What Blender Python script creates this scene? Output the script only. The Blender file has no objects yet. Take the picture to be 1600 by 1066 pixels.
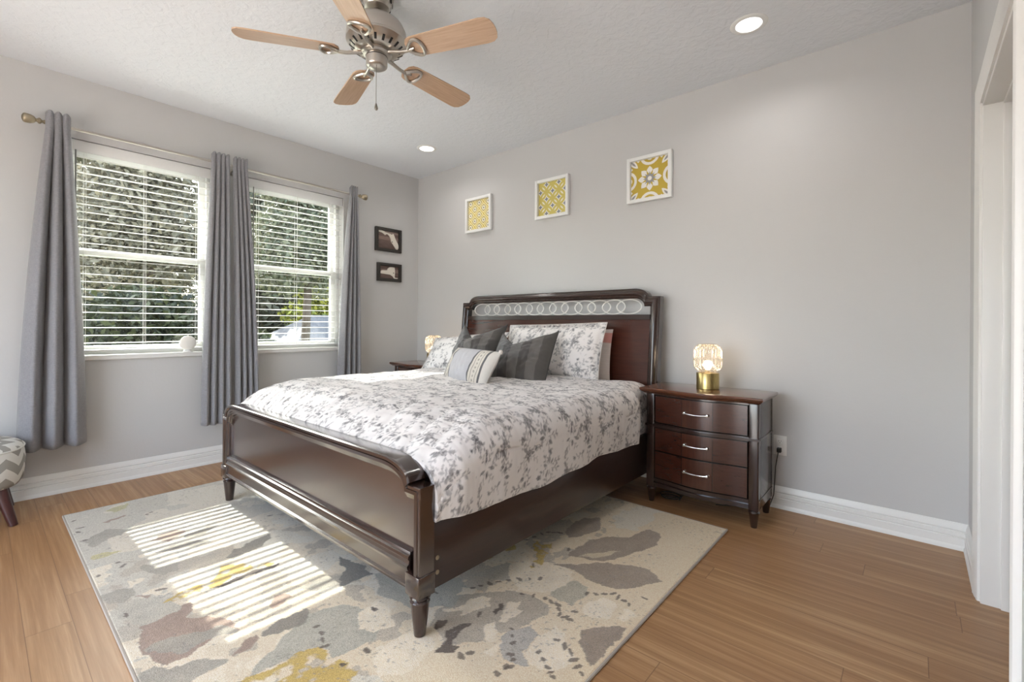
import bpy, bmesh, math, random
import numpy as np
from math import sin, cos, pi, radians, sqrt
from mathutils import Vector, Matrix, noise

scene = bpy.context.scene
COL = scene.collection

# ------------------------------------------------------------------ camera, world, sun, exposure
cam_data = bpy.data.cameras.new('camera')
cam = bpy.data.objects.new('camera', cam_data)
COL.objects.link(cam)
cam_data.sensor_width = 36.0
cam_data.lens = 36.0 * 725.9 / 1600.0
cam_data.shift_y = -(533.0 - 506.42) / 1600.0
cam_data.clip_start = 0.05
cam_data.clip_end = 200
cam.matrix_world = (Matrix.Translation((4.2128, -3.2418, 1.1206)) @ Matrix.Rotation(0.7143, 4, 'Z')
                    @ Matrix.Rotation(pi / 2, 4, 'X') @ Matrix.Rotation(0.0061, 4, 'Z'))
scene.camera = cam

scene.view_settings.view_transform = 'Standard'
scene.view_settings.look = 'None'
scene.view_settings.gamma = 1.0
scene.view_settings.use_curve_mapping = False
scene.view_settings.exposure = EXPOSURE = -0.17

world = bpy.data.worlds.new('world')
scene.world = world
world.use_nodes = True
wn = world.node_tree
bg = wn.nodes['Background']
sky = wn.nodes.new('ShaderNodeTexSky')
sky.sky_type = 'NISHITA'
sky.sun_disc = False
sky.sun_elevation = radians(43)
sky.sun_rotation = radians(-93)
sky.air_density = 1.0
sky.dust_density = 2.5
hs = wn.nodes.new('ShaderNodeHueSaturation')
hs.inputs['Saturation'].default_value = 0.62
wn.links.new(sky.outputs[0], hs.inputs['Color'])
wn.links.new(hs.outputs[0], bg.inputs['Color'])
bg.inputs['Strength'].default_value = 2.5

sun_d = bpy.data.lights.new('sun', 'SUN')
sun_d.energy = 27.0
sun_d.angle = radians(0.53)
sun_d.color = (1.0, 0.975, 0.94)
sun = bpy.data.objects.new('sun', sun_d)
COL.objects.link(sun)
sun.rotation_mode = 'QUATERNION'
sun.rotation_quaternion = Vector((1.0, 0.055, -0.875)).to_track_quat('-Z', 'Y')
sun.location = (-8, -3, 9)

# ------------------------------------------------------------------ helpers
def lin(c):
    out = []
    for v in c[:3]:
        v = v / 255.0
        out.append(v / 12.92 if v <= 0.04045 else ((v + 0.055) / 1.055) ** 2.4)
    return (*out, 1.0)

WLOC = {}

class B:
    """collects shapes in world coordinates; build() links them as one mesh object"""
    def __init__(self):
        self.v = []; self.f = []; self.uv = None; self.col = None
    def add(self, verts, faces):
        n = len(self.v)
        self.v += [tuple(p) for p in verts]
        self.f += [tuple(i + n for i in f) for f in faces]
    def bm(self, bm):
        bm.verts.index_update()
        self.add([v.co[:] for v in bm.verts], [[v.index for v in f.verts] for f in bm.faces])
        bm.free()
    def box(self, x0, x1, y0, y1, z0, z1, bev=0.003, seg=2, mat=None):
        bm = bmesh.new()
        bmesh.ops.create_cube(bm, size=1)
        for v in bm.verts:
            v.co = Vector(((x0 + x1) / 2 + v.co.x * (x1 - x0), (y0 + y1) / 2 + v.co.y * (y1 - y0), (z0 + z1) / 2 + v.co.z * (z1 - z0)))
        if bev > 0:
            bmesh.ops.bevel(bm, geom=bm.edges[:] , offset=bev, segments=seg, profile=0.5, affect='EDGES')
        if mat is not None:
            bmesh.ops.transform(bm, matrix=mat, verts=bm.verts)
        self.bm(bm)
    def lathe(self, prof, c=(0, 0, 0), seg=24, mat=None, cap=True, rib=None):
        vs = []; fs = []
        for r, z in prof:
            for k in range(seg):
                a = 2 * pi * k / seg
                rr = r * (1 + (rib(k, z) if rib else 0))
                p = Vector((rr * cos(a), rr * sin(a), z))
                if mat is not None: p = mat @ p
                vs.append(p + Vector(c))
        n = len(prof)
        for i in range(n - 1):
            for k in range(seg):
                k2 = (k + 1) % seg
                fs.append((i * seg + k, i * seg + k2, (i + 1) * seg + k2, (i + 1) * seg + k))
        if cap:
            fs.append(tuple(reversed(range(seg))))
            fs.append(tuple((n - 1) * seg + k for k in range(seg)))
        self.add(vs, fs)
    def tube(self, pts, r, seg=8, closed=False):
        pts = [Vector(p) for p in pts]; n = len(pts)
        vs = []; fs = []
        up = None
        for i, p in enumerate(pts):
            if closed: t = pts[(i + 1) % n] - pts[i - 1]
            else: t = pts[min(i + 1, n - 1)] - pts[max(i - 1, 0)]
            t.normalize()
            if up is None:
                up = Vector((0, 0, 1)) if abs(t.z) < .9 else Vector((0, 1, 0))
            s = t.cross(up).normalized(); up = s.cross(t).normalized()
            rr = r[i] if isinstance(r, (list, tuple)) else r
            for k in range(seg):
                a = 2 * pi * k / seg
                vs.append(p + s * (rr * cos(a)) + up * (rr * sin(a)))
        m = n if closed else n - 1
        for i in range(m):
            j = (i + 1) % n
            for k in range(seg):
                k2 = (k + 1) % seg
                fs.append((i * seg + k, i * seg + k2, j * seg + k2, j * seg + k))
        if not closed:
            fs.append(tuple(reversed(range(seg)))); fs.append(tuple((n - 1) * seg + k for k in range(seg)))
        self.add(vs, fs)
    def prism(self, poly, y0, y1, plane='xz'):
        """extrude a 2D outline: plane xz extrudes along y, yz along x, xy along z"""
        n = len(poly)
        def P(p, d):
            if plane == 'xz': return (p[0], d, p[1])
            if plane == 'yz': return (d, p[0], p[1])
            return (p[0], p[1], d)
        vs = [P(p, y0) for p in poly] + [P(p, y1) for p in poly]
        fs = [tuple(range(n)), tuple(reversed(range(n, 2 * n)))]
        fs += [(i, n + i, n + (i + 1) % n, (i + 1) % n) for i in range(n)]
        self.add(vs, fs)
    def sweep(self, path, prof, yf=lambda z: 0.0):
        """moulding: cross-section (d inwards to the right of the path, y) along an outline in the xz plane"""
        P = [Vector((p[0], p[1])) for p in path]; n = len(P); m = len(prof)
        vs = []; fs = []
        for i in range(n):
            t0 = (P[i] - P[i - 1]).normalized() if i > 0 else (P[1] - P[0]).normalized()
            t1 = (P[i + 1] - P[i]).normalized() if i < n - 1 else t0
            n0 = Vector((t0.y, -t0.x)); n1 = Vector((t1.y, -t1.x))
            mt = n0 + n1
            mt = mt / max(mt.length_squared / 2, .35)
            for d, y in prof:
                q = P[i] + mt * d
                vs.append((q.x, y + yf(q.y), q.y))
        for i in range(n - 1):
            for k in range(m):
                k2 = (k + 1) % m
                fs.append((i * m + k, i * m + k2, (i + 1) * m + k2, (i + 1) * m + k))
        fs.append(tuple(reversed(range(m)))); fs.append(tuple((n - 1) * m + k for k in range(m)))
        self.add(vs, fs)
    def loft(self, loops, ys, yf=lambda z: 0.0):
        """moulding between matching outlines in the xz plane: loops[k] is drawn at depth ys[k]"""
        m = len(loops); n = len(loops[0]); vs = []; fs = []
        for i in range(n):
            for k in range(m):
                x, z = loops[k][i]; vs.append((x, ys[k] + yf(z), z))
        for i in range(n - 1):
            for k in range(m):
                k2 = (k + 1) % m
                fs.append((i * m + k, i * m + k2, (i + 1) * m + k2, (i + 1) * m + k))
        fs.append(tuple(reversed(range(m)))); fs.append(tuple((n - 1) * m + k for k in range(m)))
        self.add(vs, fs)
    def build(self, name, mat, parent=None, smooth=35, fix=True):
        me = bpy.data.meshes.new(name)
        pl = Vector(WLOC.get(parent.name, (0, 0, 0))) if parent else Vector((0, 0, 0))
        vs = np.array(self.v, dtype=float) - np.array(pl)
        me.from_pydata(vs.tolist(), [], self.f)
        if fix:
            bm = bmesh.new(); bm.from_mesh(me)
            bmesh.ops.recalc_face_normals(bm, faces=bm.faces)
            bm.to_mesh(me); bm.free()
        o = bpy.data.objects.new(name, me)
        COL.objects.link(o)
        if smooth:
            me.polygons.foreach_set('use_smooth', [True] * len(me.polygons))
            me.set_sharp_from_angle(angle=radians(smooth))
        if mat is not None: me.materials.append(mat)
        if parent is not None: o.parent = parent
        WLOC[o.name] = tuple(pl)
        return o

def grid_obj(name, P, mat, parent=None, uv=None, col=None, closed_u=False, smooth=True):
    """P: (n,m,3) array of world points"""
    n, m = P.shape[:2]
    pl = np.array(WLOC.get(parent.name, (0, 0, 0))) if parent else np.zeros(3)
    me = bpy.data.meshes.new(name)
    idx = np.arange(n * m).reshape(n, m)
    q = np.stack([idx[:-1, :-1], idx[1:, :-1], idx[1:, 1:], idx[:-1, 1:]], -1).reshape(-1, 4)
    me.from_pydata((P - pl).reshape(-1, 3), [], q)
    if uv is not None:
        ul = me.uv_layers.new(name='UVMap')
        ul.data.foreach_set('uv', uv.reshape(-1, 2)[q.reshape(-1)].reshape(-1).astype(np.float32))
    if col is not None:
        ca = me.color_attributes.new(name='Col', type='FLOAT_COLOR', domain='POINT')
        c4 = np.ones((n * m, 4), dtype=np.float32); c4[:, :3] = col.reshape(-1, 3)
        ca.data.foreach_set('color', c4.reshape(-1))
    if smooth: me.polygons.foreach_set('use_smooth', [True] * len(me.polygons))
    me.materials.append(mat)
    o = bpy.data.objects.new(name, me); COL.objects.link(o)
    if parent is not None: o.parent = parent
    WLOC[o.name] = tuple(pl)
    return o

def tag(o, label=None, cat=None, group=None, kind=None):
    if label: o['label'] = label
    if cat: o['category'] = cat
    if group: o['group'] = group
    if kind: o['kind'] = kind
    return o

def thing(name, loc, label, cat, group=None, kind=None):
    o = bpy.data.objects.new(name, None); o.empty_display_size = .1
    COL.objects.link(o); o.location = loc
    WLOC[o.name] = tuple(loc)
    return tag(o, label, cat, group, kind)

def copy_tree(o, parent=None):
    c = o.copy(); COL.objects.link(c)
    if parent is not None: c.parent = parent
    for ch in list(o.children): copy_tree(ch, c)
    return c

# ------------------------------------------------------------------ materials
class NT:
    def __init__(self, name):
        self.m = bpy.data.materials.new(name); self.m.use_nodes = True
        self.t = self.m.node_tree; self.t.nodes.clear()
        self.out = self.t.nodes.new('ShaderNodeOutputMaterial')
    def n(self, typ, ins=None, **attr):
        nd = self.t.nodes.new(typ)
        for k, v in attr.items(): setattr(nd, k, v)
        for k, v in (ins or {}).items():
            s = nd.inputs[k]
            if isinstance(v, bpy.types.NodeSocket): self.t.links.new(v, s)
            else: s.default_value = v
        return nd
    def math(self, op, a, b=0.0, c=0.0):
        return self.n('ShaderNodeMath', {0: a, 1: b, 2: c}, operation=op).outputs[0]
    def mix(self, fac, a, b, mode='MIX'):
        nd = self.n('ShaderNodeMix', data_type='RGBA', blend_type=mode)
        for i, v in ((0, fac), (6, a), (7, b)):
            if isinstance(v, bpy.types.NodeSocket): self.t.links.new(v, nd.inputs[i])
            else: nd.inputs[i].default_value = v
        return nd.outputs[2]
    def ramp(self, fac, stops, interp='LINEAR'):
        nd = self.n('ShaderNodeValToRGB', {0: fac}); cr = nd.color_ramp; cr.interpolation = interp
        while len(cr.elements) < len(stops): cr.elements.new(0.5)
        for e, (p, c) in zip(cr.elements, stops): e.position = p; e.color = c
        return nd.outputs[0]
    def obj(self, scale=(1, 1, 1), rot=(0, 0, 0), src='Object'):
        tc = self.n('ShaderNodeTexCoord')
        return self.n('ShaderNodeMapping', {'Vector': tc.outputs[src], 'Scale': scale, 'Rotation': rot}).outputs[0]
    def noise(self, vec, scale, detail=4, rough=.5, dist=0.0):
        return self.n('ShaderNodeTexNoise', {'Vector': vec, 'Scale': scale, 'Detail': detail, 'Roughness': rough, 'Distortion': dist}).outputs[0]
    def bump(self, h, strength=.3, dist=.01):
        return self.n('ShaderNodeBump', {'Height': h, 'Strength': strength, 'Distance': dist}).outputs[0]
    def surf(self, **ins):
        p = self.n('ShaderNodeBsdfPrincipled', {k.replace('_', ' '): v for k, v in ins.items()})
        self.t.links.new(p.outputs[0], self.out.inputs[0]); return self.m
    def link(self, sock):
        self.t.links.new(sock, self.out.inputs[0]); return self.m

def plain(name, rgb, rough=.5, metal=0.0, **kw):
    return NT(name).surf(Base_Color=lin(rgb), Roughness=rough, Metallic=metal, **kw)

def paint(name, rgb, bscale, bstr, rough=.6, dist=.004):
    t = NT(name); v = t.obj()
    h = t.noise(v, bscale, 3, .55)
    return t.surf(Base_Color=lin(rgb), Roughness=rough, Normal=t.bump(h, bstr, dist))

M = {}
M['wall'] = paint('wall_paint', (198, 197, 196), 60, .12, .55)
t = NT('ceiling_texture'); v = t.obj()
h = t.ramp(t.noise(v, 24, 4, .55, .5), [(.42, (0, 0, 0, 1)), (.58, (1, 1, 1, 1))])
M['ceiling'] = t.surf(Base_Color=lin((226, 229, 234)), Roughness=.8, Normal=t.bump(h, .22, .006))
M['trim'] = plain('white_trim', (232, 231, 228), .35)
M['outer'] = plain('outside_stucco', (200, 192, 178), .9)
M['vinyl'] = plain('white_vinyl', (236, 236, 234), .35)

def wood(name, dark, light, axis='x', rough=.25, coat=.5, scale=1.0, contrast=(.35, .7), ior=1.5):
    t = NT(name)
    sc = {'x': (1.2, 14, 14), 'y': (14, 1.2, 14), 'z': (14, 14, 1.2)}[axis]
    v = t.obj(scale=tuple(s * scale for s in sc))
    g = t.noise(v, 3.0, 6, .6, .8)
    c = t.ramp(g, [(contrast[0], lin(dark)), (contrast[1], lin(light))])
    return t.surf(Base_Color=c, Roughness=rough, Coat_Weight=coat, Coat_Roughness=rough * .8, Coat_IOR=ior, Normal=t.bump(g, .012, .001))

M['wood_x'] = wood('espresso_wood_x', (40, 26, 22), (58, 36, 29), 'x', .2, .8, contrast=(.25, .85))
M['wood_foot'] = wood('espresso_wood_footboard', (40, 26, 22), (58, 36, 29), 'x', .2, 1.0, contrast=(.25, .85), ior=1.75)
M['wood_z'] = wood('espresso_wood_z', (40, 26, 22), (58, 36, 29), 'z', .22, .7, contrast=(.25, .85))
M['wood_y'] = wood('espresso_wood_y', (40, 26, 22), (58, 36, 29), 'y', .3, .5, contrast=(.25, .85))
M['panel'] = wood('espresso_panel', (48, 30, 26), (60, 40, 35), 'x', .24, 1.0, contrast=(.1, .95), ior=2.3)
M['hb_panel'] = wood('mahogany_panel', (62, 33, 26), (86, 46, 35), 'x', .15, .8, contrast=(.2, .85))
M['veneer'] = wood('mahogany_veneer_x', (55, 28, 20), (76, 40, 29), 'x', .22, .6, 1.6, contrast=(.2, .85))
M['veneer_mid'] = wood('mahogany_veneer_mid', (60, 32, 23), (86, 47, 33), 'z', .22, .6, 1.4, contrast=(.2, .85))
M['veneer_z'] = wood('mahogany_veneer_z', (34, 19, 15), (48, 27, 21), 'z', .25, .5, 1.6)
M['top'] = wood('mahogany_top_lit', (70, 40, 28), (112, 68, 47), 'x', .2, .8)  # lit tone of the nightstand top put into its colour
M['legwood'] = wood('stool_leg_wood', (52, 24, 22), (78, 38, 34), 'z', .35, .3)

t = NT('bamboo_floor'); tc = t.n('ShaderNodeTexCoord'); sp = t.n('ShaderNodeSeparateXYZ', {0: tc.outputs['Object']})
X, Y = sp.outputs[0], sp.outputs[1]
PW, PL = .125, 1.35
row = t.math('FLOOR', t.math('DIVIDE', Y, PW))
rnd = t.n('ShaderNodeTexWhiteNoise', {'W': row}, noise_dimensions='1D').outputs[0]
xo = t.math('ADD', t.math('DIVIDE', X, PL), t.math('MULTIPLY', rnd, 7.3))
pc = t.math('FLOOR', xo)
pid = t.n('ShaderNodeCombineXYZ', {0: row, 1: pc}).outputs[0]
pr = t.n('ShaderNodeTexWhiteNoise', {'Vector': pid}, noise_dimensions='2D').outputs[0]
gv = t.n('ShaderNodeCombineXYZ', {0: t.math('MULTIPLY', xo, 1.6), 1: t.math('MULTIPLY', Y, 38.0), 2: t.math('MULTIPLY', pr, 37.0)}).outputs[0]
g1 = t.noise(gv, 1.0, 5, .62, .3)
gv2 = t.n('ShaderNodeCombineXYZ', {0: t.math('MULTIPLY', xo, 5.0), 1: t.math('MULTIPLY', Y, 170.0), 2: t.math('MULTIPLY', pr, 11.0)}).outputs[0]
g2 = t.noise(gv2, 1.0, 3, .6)
base = t.ramp(g1, [(.28, lin((146, 108, 72))), (.5, lin((175, 136, 95))), (.74, lin((212, 176, 133)))])
base = t.mix(t.math('MULTIPLY', g2, .5), base, lin((140, 98, 60)))
base = t.mix(t.math('MULTIPLY', pr, .42), base, lin((146, 102, 66)))
fy = t.math('FRACT', t.math('DIVIDE', Y, PW)); fx = t.math('FRACT', xo)
ey = t.math('MINIMUM', fy, t.math('SUBTRACT', 1.0, fy)); ex = t.math('MINIMUM', fx, t.math('SUBTRACT', 1.0, fx))
seam = t.math('MAXIMUM', t.math('LESS_THAN', ey, .010), t.math('LESS_THAN', ex, .0012))
base = t.mix(t.math('MULTIPLY', seam, .55), base, lin((98, 66, 42)))
M['floor'] = t.surf(Base_Color=base, Roughness=t.math('ADD', .30, t.math('MULTIPLY', g2, .15)), Normal=t.bump(g2, .05, .002))

def vcol(name, rough=.9, fleck=.0, fscale=400, sheen=.2, bstr=.15, bscale=250, bdist=.002, src='Object', **kw):
    t = NT(name); a = t.n('ShaderNodeVertexColor', layer_name='Col').outputs[0]
    v = t.obj(src=src)
    if fleck:
        f = t.noise(v, fscale, 2, .6)
        a = t.mix(fleck, a, t.ramp(f, [(.3, (.25, .25, .25, 1)), (.7, (.8, .8, .8, 1))]), 'OVERLAY')
    h = t.noise(v, bscale, 2, .6)
    return t.surf(Base_Color=a, Roughness=rough, Sheen_Weight=sheen, Normal=t.bump(h, bstr, bdist), **kw)
M['rug'] = vcol('rug_pile', .95, .5, 260, .2, .6, 330, .004)
M['print'] = vcol('printed_cotton', .9, .15, 500, .1, .1, 300)
M['weave'] = vcol('woven_cotton', .9, .35, 600, .2, .25, 500)
M['art'] = vcol('printed_art', .55, .1, 300, 0, .05, 200)

def fabric(name, rgb, rgb2, scale=900, rough=.95, trans=0.0):
    t = NT(name); v = t.obj()
    a = t.noise(t.n('ShaderNodeMapping', {'Vector': v, 'Scale': (1, 1, .12)}).outputs[0], scale, 2)
    b = t.noise(t.n('ShaderNodeMapping', {'Vector': v, 'Scale': (.12, .12, 1)}).outputs[0], scale, 2)
    w = t.math('MULTIPLY', t.math('ADD', a, b), .5)
    c = t.ramp(w, [(.38, lin(rgb)), (.62, lin(rgb2))])
    p = t.n('ShaderNodeBsdfPrincipled', {'Base Color': c, 'Roughness': rough, 'Sheen Weight': .3, 'Normal': t.bump(w, .08, .001)})
    if not trans: return t.link(p.outputs[0])
    tr = t.n('ShaderNodeBsdfTranslucent', {'Color': c})
    return t.link(t.n('ShaderNodeMixShader', {0: trans, 1: p.outputs[0], 2: tr.outputs[0]}).outputs[0])
M['curtain'] = fabric('grey_curtain_linen', (134, 133, 137), (152, 151, 155), 420, .95, .08)
M['mattress'] = fabric('mattress_ticking', (200, 198, 194), (215, 213, 210))
M['piping'] = plain('dark_piping', (70, 68, 66), .9)

def metal(name, rgb, rough): return plain(name, rgb, rough, 1.0)
M['nickel'] = metal('brushed_nickel', (196, 190, 182), .28)
M['nickel_dark'] = metal('antique_nickel', (150, 144, 134), .35)
M['ring'] = plain('silvered_ring', (240, 238, 233), .3, .15)
M['silver'] = metal('silver_ring_metal', (226, 222, 214), .25)
M['pewter'] = metal('champagne_pewter', (168, 156, 134), .4)
t = NT('brushed_brass'); v = t.obj(scale=(1, 1, .02)); g = t.noise(v, 700, 2)
M['brass'] = t.surf(Base_Color=lin((196, 174, 118)), Metallic=1.0, Roughness=t.math('ADD', .2, t.math('MULTIPLY', g, .2)))
M['black'] = plain('black_plastic', (24, 23, 23), .45)
M['white_plastic'] = plain('white_plastic', (236, 235, 232), .35)

def thin_glass(name, tint, gloss_rough=.02, base=.04):
    t = NT(name)
    fr = t.n('ShaderNodeFresnel', {'IOR': 1.45}).outputs[0]
    tr = t.n('ShaderNodeBsdfTransparent', {'Color': tint})
    gl = t.n('ShaderNodeBsdfGlossy', {'Roughness': gloss_rough})
    return t.link(t.n('ShaderNodeMixShader', {0: fr, 1: tr.outputs[0], 2: gl.outputs[0]}).outputs[0])
M['pane'] = thin_glass('window_glass', (.94, .97, .95, 1))
t = NT('smoky_ribbed_glass')
fr = t.n('ShaderNodeFresnel', {'IOR': 1.55}).outputs[0]
lw = t.n('ShaderNodeLayerWeight', {'Blend': .5}).outputs['Facing']
tr = t.n('ShaderNodeBsdfTransparent', {'Color': t.mix(lw, (.80, .76, .71, 1), (.22, .20, .19, 1))}); gl = t.n('ShaderNodeBsdfGlossy', {'Roughness': .06})
tl = t.n('ShaderNodeBsdfTranslucent', {'Color': (.78, .74, .68, 1)})
s1 = t.n('ShaderNodeMixShader', {0: .15, 1: tr.outputs[0], 2: tl.outputs[0]}).outputs[0]
M['globe'] = t.link(t.n('ShaderNodeMixShader', {0: fr, 1: s1, 2: gl.outputs[0]}).outputs[0])

def emit(name, rgb, strength):
    t = NT(name); return t.link(t.n('ShaderNodeEmission', {'Color': rgb, 'Strength': strength}).outputs[0])
M['bulb'] = emit('warm_bulb', (1, .84, .62, 1), 9)
M['led'] = emit('downlight_lens', (1, .97, .92, 1), 6)

t = NT('blind_slat')
p_ = t.n('ShaderNodeBsdfPrincipled', {'Base Color': lin((238, 237, 234)), 'Roughness': .4})
tl = t.n('ShaderNodeBsdfTranslucent', {'Color': lin((238, 237, 230))})
M['slat'] = t.link(t.n('ShaderNodeMixShader', {0: .15, 1: p_.outputs[0], 2: tl.outputs[0]}).outputs[0])
M['cord'] = plain('white_cord', (225, 224, 220), .8)
M['wand'] = plain('clear_wand', (150, 150, 146), .25)

t = NT('blade_wood'); v = t.obj(scale=(1, 1, 1)); g = t.noise(t.n('ShaderNodeMapping', {'Vector': t.n('ShaderNodeTexCoord').outputs['UV'], 'Scale': (2, 30, 1)}).outputs[0], 3, 5, .6)
M['blade'] = t.surf(Base_Color=t.ramp(g, [(.3, lin((184, 152, 124))), (.7, lin((204, 174, 147)))]), Roughness=.28, Coat_Weight=.3)
M['blade_edge'] = plain('blade_dark_edge', (92, 70, 56), .4)

# ------------------------------------------------------------------ room shell
H, W, YB = 2.74, 4.42, -5.0          # ceiling height, room width, rear wall
T = .18                               # wall thickness
WINS = [(-2.88, -2.00), (-1.78, -.90)]
ZS, ZT = .875, 2.335                  # window opening
DY0, DY1, DZ = -1.43, -.555, 2.035    # door opening in the right wall

def struct(name, b, mat, parent=None, smooth=30):
    o = b.build(name, mat, parent, smooth)
    if parent is None: o['kind'] = 'structure'
    return o

b = B(); b.box(-.0, 6.2, YB - .2, 0.0, -.12, 0, 0); struct('floor', b, M['floor'])
b = B(); b.box(-T, 6.2, YB - .2, T, H, H + .15, 0); struct('ceiling', b, M['ceiling'])
b = B(); b.box(-T, 6.2, 0, T, -.12, H, 0); struct('wall_back', b, M['wall'])
b = B()
ys = [YB - .2] + [y for w in WINS for y in w] + [0]
for i in range(0, len(ys), 2): b.box(-T, 0, ys[i], ys[i + 1], -.12, H, 0)
for y0, y1 in WINS:
    b.box(-T, 0, y0, y1, -.12, ZS, 0); b.box(-T, 0, y0, y1, ZT, H, 0)
struct('wall_left', b, M['wall'])
b = B(); b.box(W, W + .14, YB - .2, DY0, -.12, H, 0); b.box(W, W + .14, DY1, 0, -.12, H, 0); b.box(W, W + .14, DY0, DY1, DZ, H, 0)
struct('wall_right', b, M['wall'])
# rear wall behind the camera, with a wide unseen opening added for fill daylight
b = B(); b.box(0, 1.15, YB - .15, YB, -.12, H, 0); b.box(3.55, W, YB - .15, YB, -.12, H, 0); b.box(1.15, 3.55, YB - .15, YB, 2.3, H, 0)
struct('wall_rear', b, M['wall'])
# unseen hall box added behind the door opening to block light
b = B(); b.box(6.0, 6.2, YB, 0, 0, H, 0); b.box(W + .14, 6.0, -2.3, -2.2, 0, H, 0); b.box(W + .14, 6.0, -.3, -.2, 0, H, 0)
struct('wall_hall_blocker', b, M['wall'])

# baseboards: stepped profile with a shoe moulding
def base_prof():
    return [(0, 0), (.019, 0), (.019, .012), (.016, .020), (.0135, .024), (.0145, .060), (.008, .064), (.0125, .070), (.0125, .088), (.006, .093), (.0105, .100), (.009, .114), (.004, .126), (.003, .132), (0, .134)]
pb = base_prof()
def baseboard(name, a, c, nrm):
    b = B(); n = len(pb)
    vs = [(p[0] + nrm[0] * d, p[1] + nrm[1] * d, z) for p in (a, c) for d, z in pb]
    fs = [(i, i + 1, n + i + 1, n + i) for i in range(n - 1)] + [tuple(range(n)), tuple(range(n, 2 * n))]
    b.add(vs, fs); struct(name, b, M['trim'])
baseboard('baseboard_back', (0, 0), (W, 0), (0, -1))
baseboard('baseboard_left', (0, YB), (0, 0), (1, 0))
baseboard('baseboard_right', (W, DY1 + .085), (W, 0), (-1, 0))

# door opening: casing, jamb lining and stop
def casing_prof(o):   # distance from the opening edge, thickness off the wall
    return [(0, 0), (0, .010), (.012, .014), (.016, .011), (.030, .016), (.058, .018), (.072, .020), (.080, .016), (.085, .006), (.085, 0)]
def casing(name, path):
    b = B(); P = [Vector(p) for p in path]; n = len(P); pr_ = casing_prof(0); m = len(pr_); vs = []; fs = []
    for i in range(n):
        t0 = (P[i] - P[i - 1]).normalized() if i else (P[1] - P[0]).normalized()
        t1 = (P[i + 1] - P[i]).normalized() if i < n - 1 else t0
        n0 = Vector((-t0.y, t0.x)); n1 = Vector((-t1.y, t1.x)); mt = n0 + n1; mt = mt / (mt.length_squared / 2)
        for d, h in pr_:
            q = P[i] + mt * d; vs.append((W - h, q.x, q.y))
    for i in range(n - 1):
        for k in range(m - 1): fs.append((i * m + k, i * m + k + 1, (i + 1) * m + k + 1, (i + 1) * m + k))
    b.add(vs, fs); return struct(name, b, M['trim'])
casing('trim_1', [(DY0, 0), (DY0, DZ), (DY1, DZ), (DY1, 0)])
b = B(); j0, j1 = W - .002, W + .142
b.box(j0, j1, DY1 - .018, DY1 + .0, 0, DZ, .001); b.box(j0, j1, DY0, DY0 + .018, 0, DZ, .001); b.box(j0, j1, DY0, DY1, DZ - .018, DZ, .001)
for (a0, a1) in ((W + .055, W + .09),):
    b.box(a0, a1, DY1 - .030, DY1 - .017, 0, DZ - .018, .002); b.box(a0, a1, DY0 + .017, DY0 + .030, 0, DZ - .018, .002); b.box(a0, a1, DY0 + .02, DY1 - .02, DZ - .030, DZ - .017, .002)
struct('trim_2', b, M['trim'])

# windows: single hung, frame, two sashes with a pane each, sill
def window(name, y0, y1):
    b = B()
    xo, xi = -.165, -.085
    f = .035
    b.box(xo, xi, y0, y0 + f, ZS, ZT, .002); b.box(xo, xi, y1 - f, y1, ZS, ZT, .002)
    b.box(xo, xi, y0 + f, y1 - f, ZT - f, ZT, .002); b.box(xo, xi, y0 + f, y1 - f, ZS, ZS + f, .002)
    w = b.build(name, M['vinyl']); w['kind'] = 'structure'
    zm = 1.60; s = .042
    for nm, z0, z1, xa, xb in (('upper_sash', zm - .022, ZT - f, -.160, -.128), ('lower_sash', ZS + f, zm + .022, -.125, -.090)):
        b = B(); a0, a1 = y0 + f, y1 - f
        b.box(xa, xb, a0, a0 + s, z0, z1, .003); b.box(xa, xb, a1 - s, a1, z0, z1, .003)
        b.box(xa, xb, a0 + s, a1 - s, z0, z0 + s, .003); b.box(xa, xb, a0 + s, a1 - s, z1 - s, z1, .003)
        so = b.build(nm, M['vinyl'], w)
        b = B(); xm = (xa + xb) / 2; b.box(xm - .002, xm + .002, a0 + s - .004, a1 - s + .004, z0 + s - .004, z1 - s + .004, 0)
        b.build('pane', M['pane'], so)
    b = B(); b.box(-.085, .022, y0 + .0, y1 - .0, ZS - .0, ZS + .018, .005); b.box(-.002, .020, y0 - .02, y1 + .02, ZS - .018, ZS + .018, .006)
    b.build('sill', M['trim'], w)
    return w
for i, (y0, y1) in enumerate(WINS): window('window_%d' % (i + 1), y0, y1)

# recessed downlights: the visible pair, then unseen ones added as fill
def downlight(x, y, label, name='recessed_downlight'):
    o = thing(name, (x, y, H), label, 'ceiling light', 'recessed ceiling lights')
    b = B(); b.lathe([(.062, -.001), (.066, -.006), (.084, -.006), (.092, -.001), (.092, -.0005)], (x, y, H), 40, cap=False)
    b.build('trim_ring', M['vinyl'], o)
    b = B(); b.lathe([(.0, -.0025), (.064, -.0025)], (x, y, H), 40, cap=False); b.build('lens', M['led'], o)
    l = bpy.data.lights.new('downlight_lamp', 'AREA'); l.shape = 'DISK'; l.size = .12; l.energy = 3; l.color = (1.0, .97, .93); l.spread = radians(150)
    lo = bpy.data.objects.new('downlight_lamp', l); COL.objects.link(lo); lo.parent = o; lo.location = (0, 0, -.012)
    return o
downlight(3.531, -.528, 'round white recessed ceiling light, lit, the larger one at the upper right')
downlight(.795, -.518, 'round white recessed ceiling light, lit, near the corner of the two walls')
downlight(.80, -4.25, 'round white recessed fill light added unseen at the rear of the room on the window side')  # unseen downlight added behind the camera as room fill
downlight(3.53, -4.25, 'round white recessed fill light added unseen at the rear of the room on the door side')  # its counterpart, also added out of view for fill
downlight(5.2, -1.25, 'round white recessed fill light added unseen in the hall behind the door opening')  # unseen lamp added to brighten the floor beyond the doorway

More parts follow.
